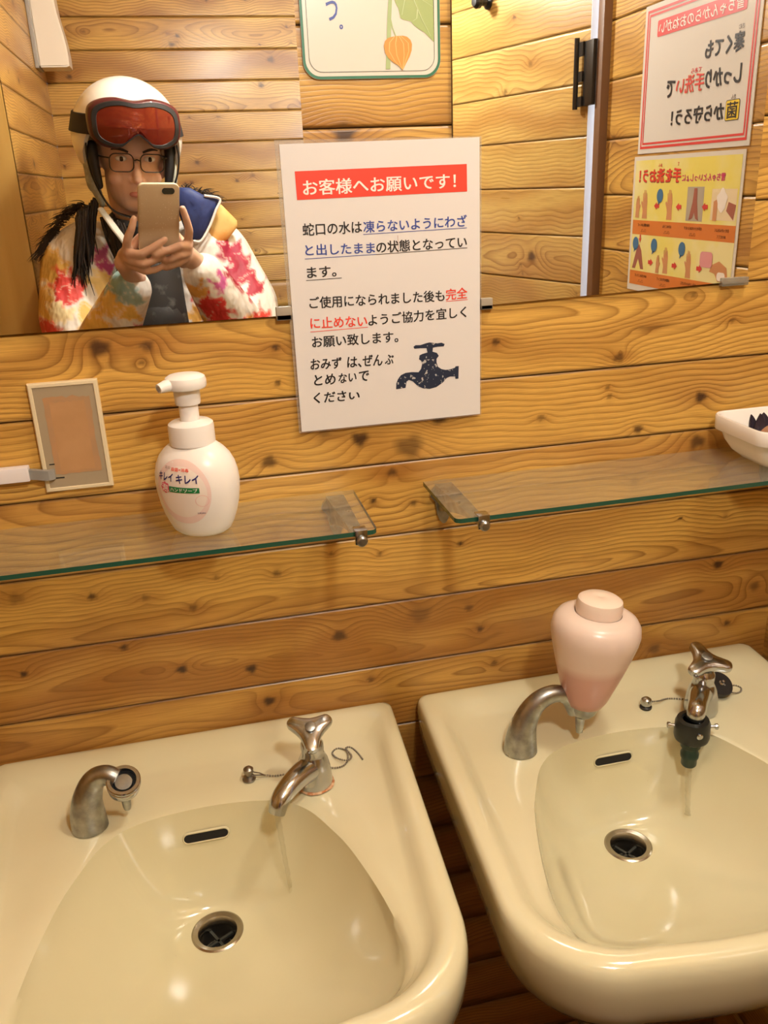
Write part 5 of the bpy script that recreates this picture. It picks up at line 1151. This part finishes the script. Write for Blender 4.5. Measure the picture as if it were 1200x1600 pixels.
# clothes
BL = [  # printed flowers: centre x, z, radius, colour
 (-0.300,-0.150,.050,(.78,.52,.14)), (-0.335,-0.230,.050,(.78,.50,.14)), (-0.280,-0.245,.030,(.82,.70,.40)), (-0.262,-0.185,.032,(.72,.06,.05)), (-0.236,-0.200,.024,(.74,.07,.06)), (-0.270,-0.215,.022,(.68,.05,.05)), (-0.310,-0.300,.040,(.72,.07,.05)), (-0.345,-0.290,.03,(.70,.10,.08)),
 (-0.205,-0.270,.045,(.78,.50,.12)), (-0.160,-0.215,.035,(.76,.50,.14)), (-0.190,-0.190,.028,(.80,.62,.25)), (-0.128,-0.185,.033,(.27,.45,.45)), (-0.105,-0.205,.026,(.33,.48,.46)), (-0.118,-0.245,.022,(.78,.50,.12)), (-0.178,-0.130,.022,(.48,.10,.28)), (-0.205,-0.100,.020,(.78,.30,.10)), (-0.165,-0.160,.018,(.50,.08,.30)), (-0.100,-0.290,.020,(.62,.12,.22)), (-0.255,-0.330,.05,(.80,.76,.70)),
 (0.052,-0.240,.030,(.70,.05,.05)), (0.075,-0.262,.030,(.70,.05,.05)), (0.030,-0.205,.022,(.74,.40,.10)), (0.080,-0.190,.020,(.60,.12,.35)), (0.135,-0.175,.040,(.36,.02,.05)), (0.120,-0.140,.032,(.38,.02,.06)), (0.165,-0.215,.030,(.42,.03,.06)), (0.110,-0.290,.024,(.72,.06,.05)), (0.140,-0.300,.030,(.80,.32,.06)), (0.170,-0.285,.025,(.72,.07,.05)), (0.02,-0.280,.022,(.80,.45,.10)), (0.060,-0.310,.03,(.70,.06,.10))]
jm = mat('floral_jacket', (0.78, 0.75, 0.70), 0.62); g = G(jm); at = g.attr('print'); g.l(at.outputs['Color'], g.b.inputs['Base Color'])
nb = g.noise(g.vmul(g.obj(), (1.0, 1.0, 0.6)), 17, 3, 0.45); g.bump(nb, 0.9, 0.03)
def paint(o, seed=3):
    me = o.data; n = len(me.vertices); v = np.empty(n*3); me.vertices.foreach_get('co', v); v = v.reshape(-1, 3) + np.array(world_loc(o))
    rng = np.random.default_rng(seed); col = np.tile(np.array([.78, .755, .71]), (n, 1))
    wx = 0.006*np.sin(v[:, 2]*130+3*np.sin(v[:, 0]*60))+0.004*np.sin(v[:, 0]*210+v[:, 1]*90); wz = 0.006*np.sin(v[:, 0]*120+2*np.sin(v[:, 2]*70))+0.004*np.sin(v[:, 2]*190+v[:, 1]*110)
    bl = list(BL)
    for _ in range(60): bl.append((rng.uniform(-.36, .22), rng.uniform(-.75, -.33), rng.uniform(.02, .05), [(.72, .06, .05), (.78, .50, .13), (.52, .08, .28), (.3, .46, .46)][rng.integers(4)]))
    for x, z, r, c in bl:
        dx, dz = v[:, 0]+wx-x, v[:, 2]+wz-z; th = np.arctan2(dz, dx); d = np.hypot(dx, dz)/(r*(1+0.22*np.sin(5*th+x*80)))
        d += np.where(v[:, 1] < -1.36, 3, 0)*0; w_ = np.clip((1.0-d)/0.22, 0, 1)[:, None]; s = (0.82+0.30*np.clip(d, 0, 1))[:, None]
        col = col*(1-w_) + np.array(c)*s*w_
        ln = (np.abs(d-0.72) < 0.045)[:, None]*0.45*w_; col = col*(1-ln)+np.array([.82, .72, .6])*ln
    a = me.attributes.new('print', 'FLOAT_COLOR', 'POINT'); a.data.foreach_set('color', np.c_[np.clip(col, 0, 1), np.ones(n)].astype(np.float32).reshape(-1))
def jacket(bm):
    for s, X in ((-1, -0.205), (1, 0.060)):
        limb(bm, [(X, -1.325, -0.16), (X-0.005*s, -1.315, -0.32), (X, -1.32, -0.66)], [.105, .120, .125], 0.95, (1, 0, 0))
    limb(bm, [(-0.20, -1.375, -0.16), (0.05, -1.375, -0.16)], [.085, .085]); limb(bm, [(-0.19, -1.385, -0.35), (0.04, -1.385, -0.35)], [.09, .09]); limb(bm, [(-0.19, -1.385, -0.60), (0.04, -1.385, -0.60)], [.10, .10])
    limb(bm, [SHL, SHL.lerp(ELL, 0.5)+Vector((-0.02, 0.0, 0)), ELL, ELL.lerp(WRL, 0.45), WRL+(ELL-WRL)*0.10], [.078, .080, .074, .064, .046])
    limb(bm, [SHR, SHR.lerp(ELR, 0.5)+Vector((0.02, 0.0, 0)), ELR, ELR.lerp(WRR, 0.45), WRR+(ELR-WRR)*0.10], [.078, .080, .074, .064, .046])
jk = fuse('jacket', jacket, 0.0040, 5, jm, person); paint(jk)
bm = new_bm()
limb(bm, [(-0.070, -1.260, -0.18), (-0.070, -1.235, -0.30), (-0.070, -1.26, -0.60)], [.075, .080, .085], 0.7, (1, 0, 0)); obj('inner_top', bm, speck('black_sweater_sheen', (0.012, 0.012, 0.013), (0.10, 0.10, 0.095), 45, 0.6, 0.60, 0.8), person)  # grey flecks put the sheen of the black cloth into its colour
bm = lathe(new_bm(), [(0.058, -0.030), (0.072, -0.022), (0.076, 0.0), (0.073, 0.024), (0.062, 0.034), (0.054, 0.030)], (-0.082, -1.282, -0.078), (0.05, 0.25, 1), 32); obj('neck_warmer', bm, mat('black_fleece', (0.013, 0.014, 0.016), 0.85), person)
# zip edge in dark pink
bm = tube(new_bm(), smooth_path([(-0.100, -1.200, -0.175), (-0.108, -1.198, -0.225), (-0.130, -1.196, -0.300), (-0.150, -1.20, -0.42)], 20), 0.010, 10, 0.45); obj('zip_edge', bm, mat('raspberry_trim', (0.46, 0.05, 0.11), 0.6), jk)
# trousers and boots
def trousers(bm):
    limb(bm, [(-0.15, -1.335, -0.66), (0.0, -1.335, -0.66)], [.130, .130])
    for x, fx in ((-0.155, -0.02), (0.005, 0.02)): limb(bm, [(x, -1.335, -0.68), (x+fx*0.5, -1.32, -0.95), (x+fx, -1.34, -1.24)], [.105, .085, .078])
fuse('trousers', trousers, 0.008, 4, mat('dark_ski_trousers', (0.03, 0.03, 0.035), 0.7), person)
for x, fx in ((-0.155, -0.02), (0.005, 0.02)):
    bm = new_bm(); limb(bm, [(x+fx, -1.345, -1.20), (x+fx, -1.35, -1.34)], [.066, .062]); capsule(bm, (x+fx, -1.355, -1.372), .047, (x+fx*1.3, -1.195, -1.376), .043); obj('boot', bm, mat('boot_grey', (0.10, 0.10, 0.11), 0.6) if fx < 0 else bpy.data.materials['boot_grey'], person)

# navy hood lying open on the shoulder, white piping, yellow corner
def sheet(name, pts, thick, m, parent, bulge=0.012):
    n = len(pts); c = sum((Vector(p) for p in pts), Vector())/n; nr = Vector((0.1, 1, 0.15)).normalized(); rnd = random.Random(n); rows = []
    for s, t in ((0, 1.0), (0.6, 1.02), (1.0, 0.98), (1.5, 0.80), (1.85, 0.55), (2.0, 0.25)):
        rows.append([c + (Vector(p)-c)*t + nr*(thick*min(s, 1) + bulge*max(0, s-1)*(1+0.3*math.sin(i*1.9+s*3))) for i, p in enumerate(pts)])
    bm = new_bm(); ring_loft(bm, rows, True, True, True); return obj(name, bm, m, parent, angle=60)
def cl2(pts, n): 
    return [tuple(q) for q in [Vector((a, b, 0)) for a, b in smooth_closed(pts, n)]]
HD = [(0.012, 0.006), (0.040, 0.004), (0.072, -0.014), (0.106, -0.022), (0.094, -0.045), (0.076, -0.078), (0.055, -0.108), (0.036, -0.108), (0.020, -0.085), (0.008, -0.040)]
hood = sheet('hood', [(x, -1.235-0.25*max(0, x-0.04), z) for x, z in HD], 0.016, speck('navy_hood', (0.020, 0.040, 0.170), (0.013, 0.026, 0.110), 40, 0.6), person)
bm = tube(new_bm(), smooth_path([(x, -1.212-0.25*max(0, x-0.04), z) for x, z in [(0.072, -0.012), (0.107, -0.021), (0.095, -0.046), (0.077, -0.080), (0.054, -0.110), (0.036, -0.110)]], 30), 0.0030, 8); obj('piping', bm, mat('white_piping', (0.8, 0.78, 0.74), 0.5), hood)
YF = [(0.098, -0.026), (0.112, -0.038), (0.142, -0.072), (0.142, -0.086), (0.118, -0.112), (0.086, -0.130), (0.060, -0.128), (0.074, -0.094)]
yf = sheet('yellow_flap', [(x, -1.262, z) for x, z in YF], 0.012, speck('yellow_orange_cloth', (0.80, 0.56, 0.20), (0.80, 0.36, 0.08), 16, 0.6), person, 0.006)
# dark hair over the shoulder and fur edge of the hood
hm = mat('black_hair', (0.014, 0.010, 0.009), 0.42)
def strands(name, roots, dirs, L, n, rad, m, seed, wav=0.010, parent=None):
    rnd = random.Random(seed); bm = new_bm()
    for k in range(n):
        t = rnd.random(); i = t*(len(roots)-1); a = min(int(i), len(roots)-2); f = i-a
        p = Vector(roots[a]).lerp(Vector(roots[a+1]), f) + Vector((rnd.uniform(-1, 1), rnd.uniform(-1, 1), rnd.uniform(-1, 1)))*0.006
        d = Vector(dirs[a]).lerp(Vector(dirs[a+1]), f).normalized(); l = L*rnd.uniform(0.6, 1.1); P = []; ph = rnd.uniform(0, 6); sv = Vector((rnd.uniform(-1, 1), rnd.uniform(-.6, .6), rnd.uniform(-.3, .3)))*0.16
        for q in range(8):
            u = q/7; P.append(p + (d+sv*u)*l*u + Vector((math.sin(ph+u*3)*wav*u, 0, -0.02*u*u)))
        tube(bm, P, [rad, rad*1.1, rad*0.8, rad*0.15], 6)
    return obj(name, bm, m, parent or person, angle=80)
strands('hair', [(-0.165, -1.245, -0.01), (-0.195, -1.235, -0.03), (-0.215, -1.235, -0.045)], [(-.32, .12, -1), (-.22, .10, -1), (-.05, .10, -1)], 0.150, 80, 0.0034, hm, 7)
strands('hair', [(-0.160, -1.225, -0.045), (-0.135, -1.205, -0.060), (-0.115, -1.195, -0.070)], [(.22, .10, -1), (.25, .10, -1), (.20, .10, -1)], 0.105, 55, 0.0032, hm, 8)
fm = mat('dark_fur', (0.045, 0.033, 0.024), 0.9)
strands('fur_trim', [(-0.200, -1.30, -0.020), (-0.245, -1.30, -0.050), (-0.280, -1.30, -0.085), (-0.300, -1.30, -0.115)], [(-.5, .2, .4), (-.7, .2, .3), (-.9, .2, -.1), (-1, .2, -.4)], 0.034, 300, 0.0011, fm, 9, 0.008)
strands('fur_trim', [(0.030, -1.29, 0.0), (0.065, -1.29, -0.012), (0.095, -1.29, -0.025)], [(.0, .2, 1), (.4, .2, .8), (.8, .2, .4)], 0.034, 130, 0.0011, fm, 10, 0.008)
# collar edges: pale lining showing down the chest
for pts in ([(-0.160, -1.215, -0.030), (-0.135, -1.190, -0.070), (-0.112, -1.180, -0.110), (-0.105, -1.190, -0.150)],):
    bm = tube(new_bm(), smooth_path(pts, 18), [0.008, 0.010, 0.009, 0.006], 12, 0.5); obj('collar_lining', bm, speck('pale_lining', (0.62, 0.60, 0.52), (0.48, 0.48, 0.42), 40, 0.8), person)

# ------------------------------------------------------------------ phone held in front of the face
def phone():
    cx, cy = -0.0235, -0.0690; hw, hh, r = 0.0410, 0.0825, 0.0115
    root = thing('phone', PH(cx, cy-hh, -0.006), 'smartphone in a pale beige case held up by the person in the ski helmet', 'phone')
    O = rrect(cx, cy, hw, hh, r, 8)
    def ring(ins, c): return [PH(cx+(a-cx)*(1-ins/hw), cy+(b-cy)*(1-ins/hh), c) for a, b in O]
    bm = new_bm(); ring_loft(bm, [ring(0.003, -0.0105), ring(0.0006, -0.0095), ring(0, -0.007), ring(0, -0.0030), ring(0.0008, -0.0012), ring(0.003, -0.0004)], True, False, True)
    cm = mat('beige_phone_case', (0.66, 0.55, 0.40), 0.25); g = G(cm); sp = g.n('ShaderNodeSeparateXYZ'); g.l(g.obj(), sp.inputs[0])
    n = g.noise(g.obj(), 320, 1); base = g.ramp(g.math('MULTIPLY', sp.outputs[2], 1/0.155), [(0.0, (0.62, 0.52, 0.38)), (0.30, (0.66, 0.58, 0.45)), (0.45, (0.50, 0.37, 0.24)), (0.70, (0.56, 0.44, 0.30)), (1.0, (0.68, 0.58, 0.42))])
    g.l(g.mix(g.math('MULTIPLY', g.math('GREATER_THAN', n, 0.70), 0.5), base, (0.8, 0.72, 0.55)), g.b.inputs['Base Color'])
    obj('case', bm, cm, root)
    bm = new_bm(); ring_loft(bm, [ring(0.003, -0.0106), ring(0.0032, -0.0108)], True, True, True); obj('screen', bm, mat('phone_screen', (0.01, 0.01, 0.012), 0.08), root)
    md = rrect(-0.0055, -0.0006, 0.0125, 0.0062, 0.006, 8)
    bm = new_bm(); ring_loft(bm, [[PH(a, b, -0.002) for a, b in md], [PH(a, b, 0.0004) for a, b in md]], True, False, True); cmz = obj('camera_module', bm, mat('camera_black', (0.02, 0.018, 0.016), 0.15), root)
phone()
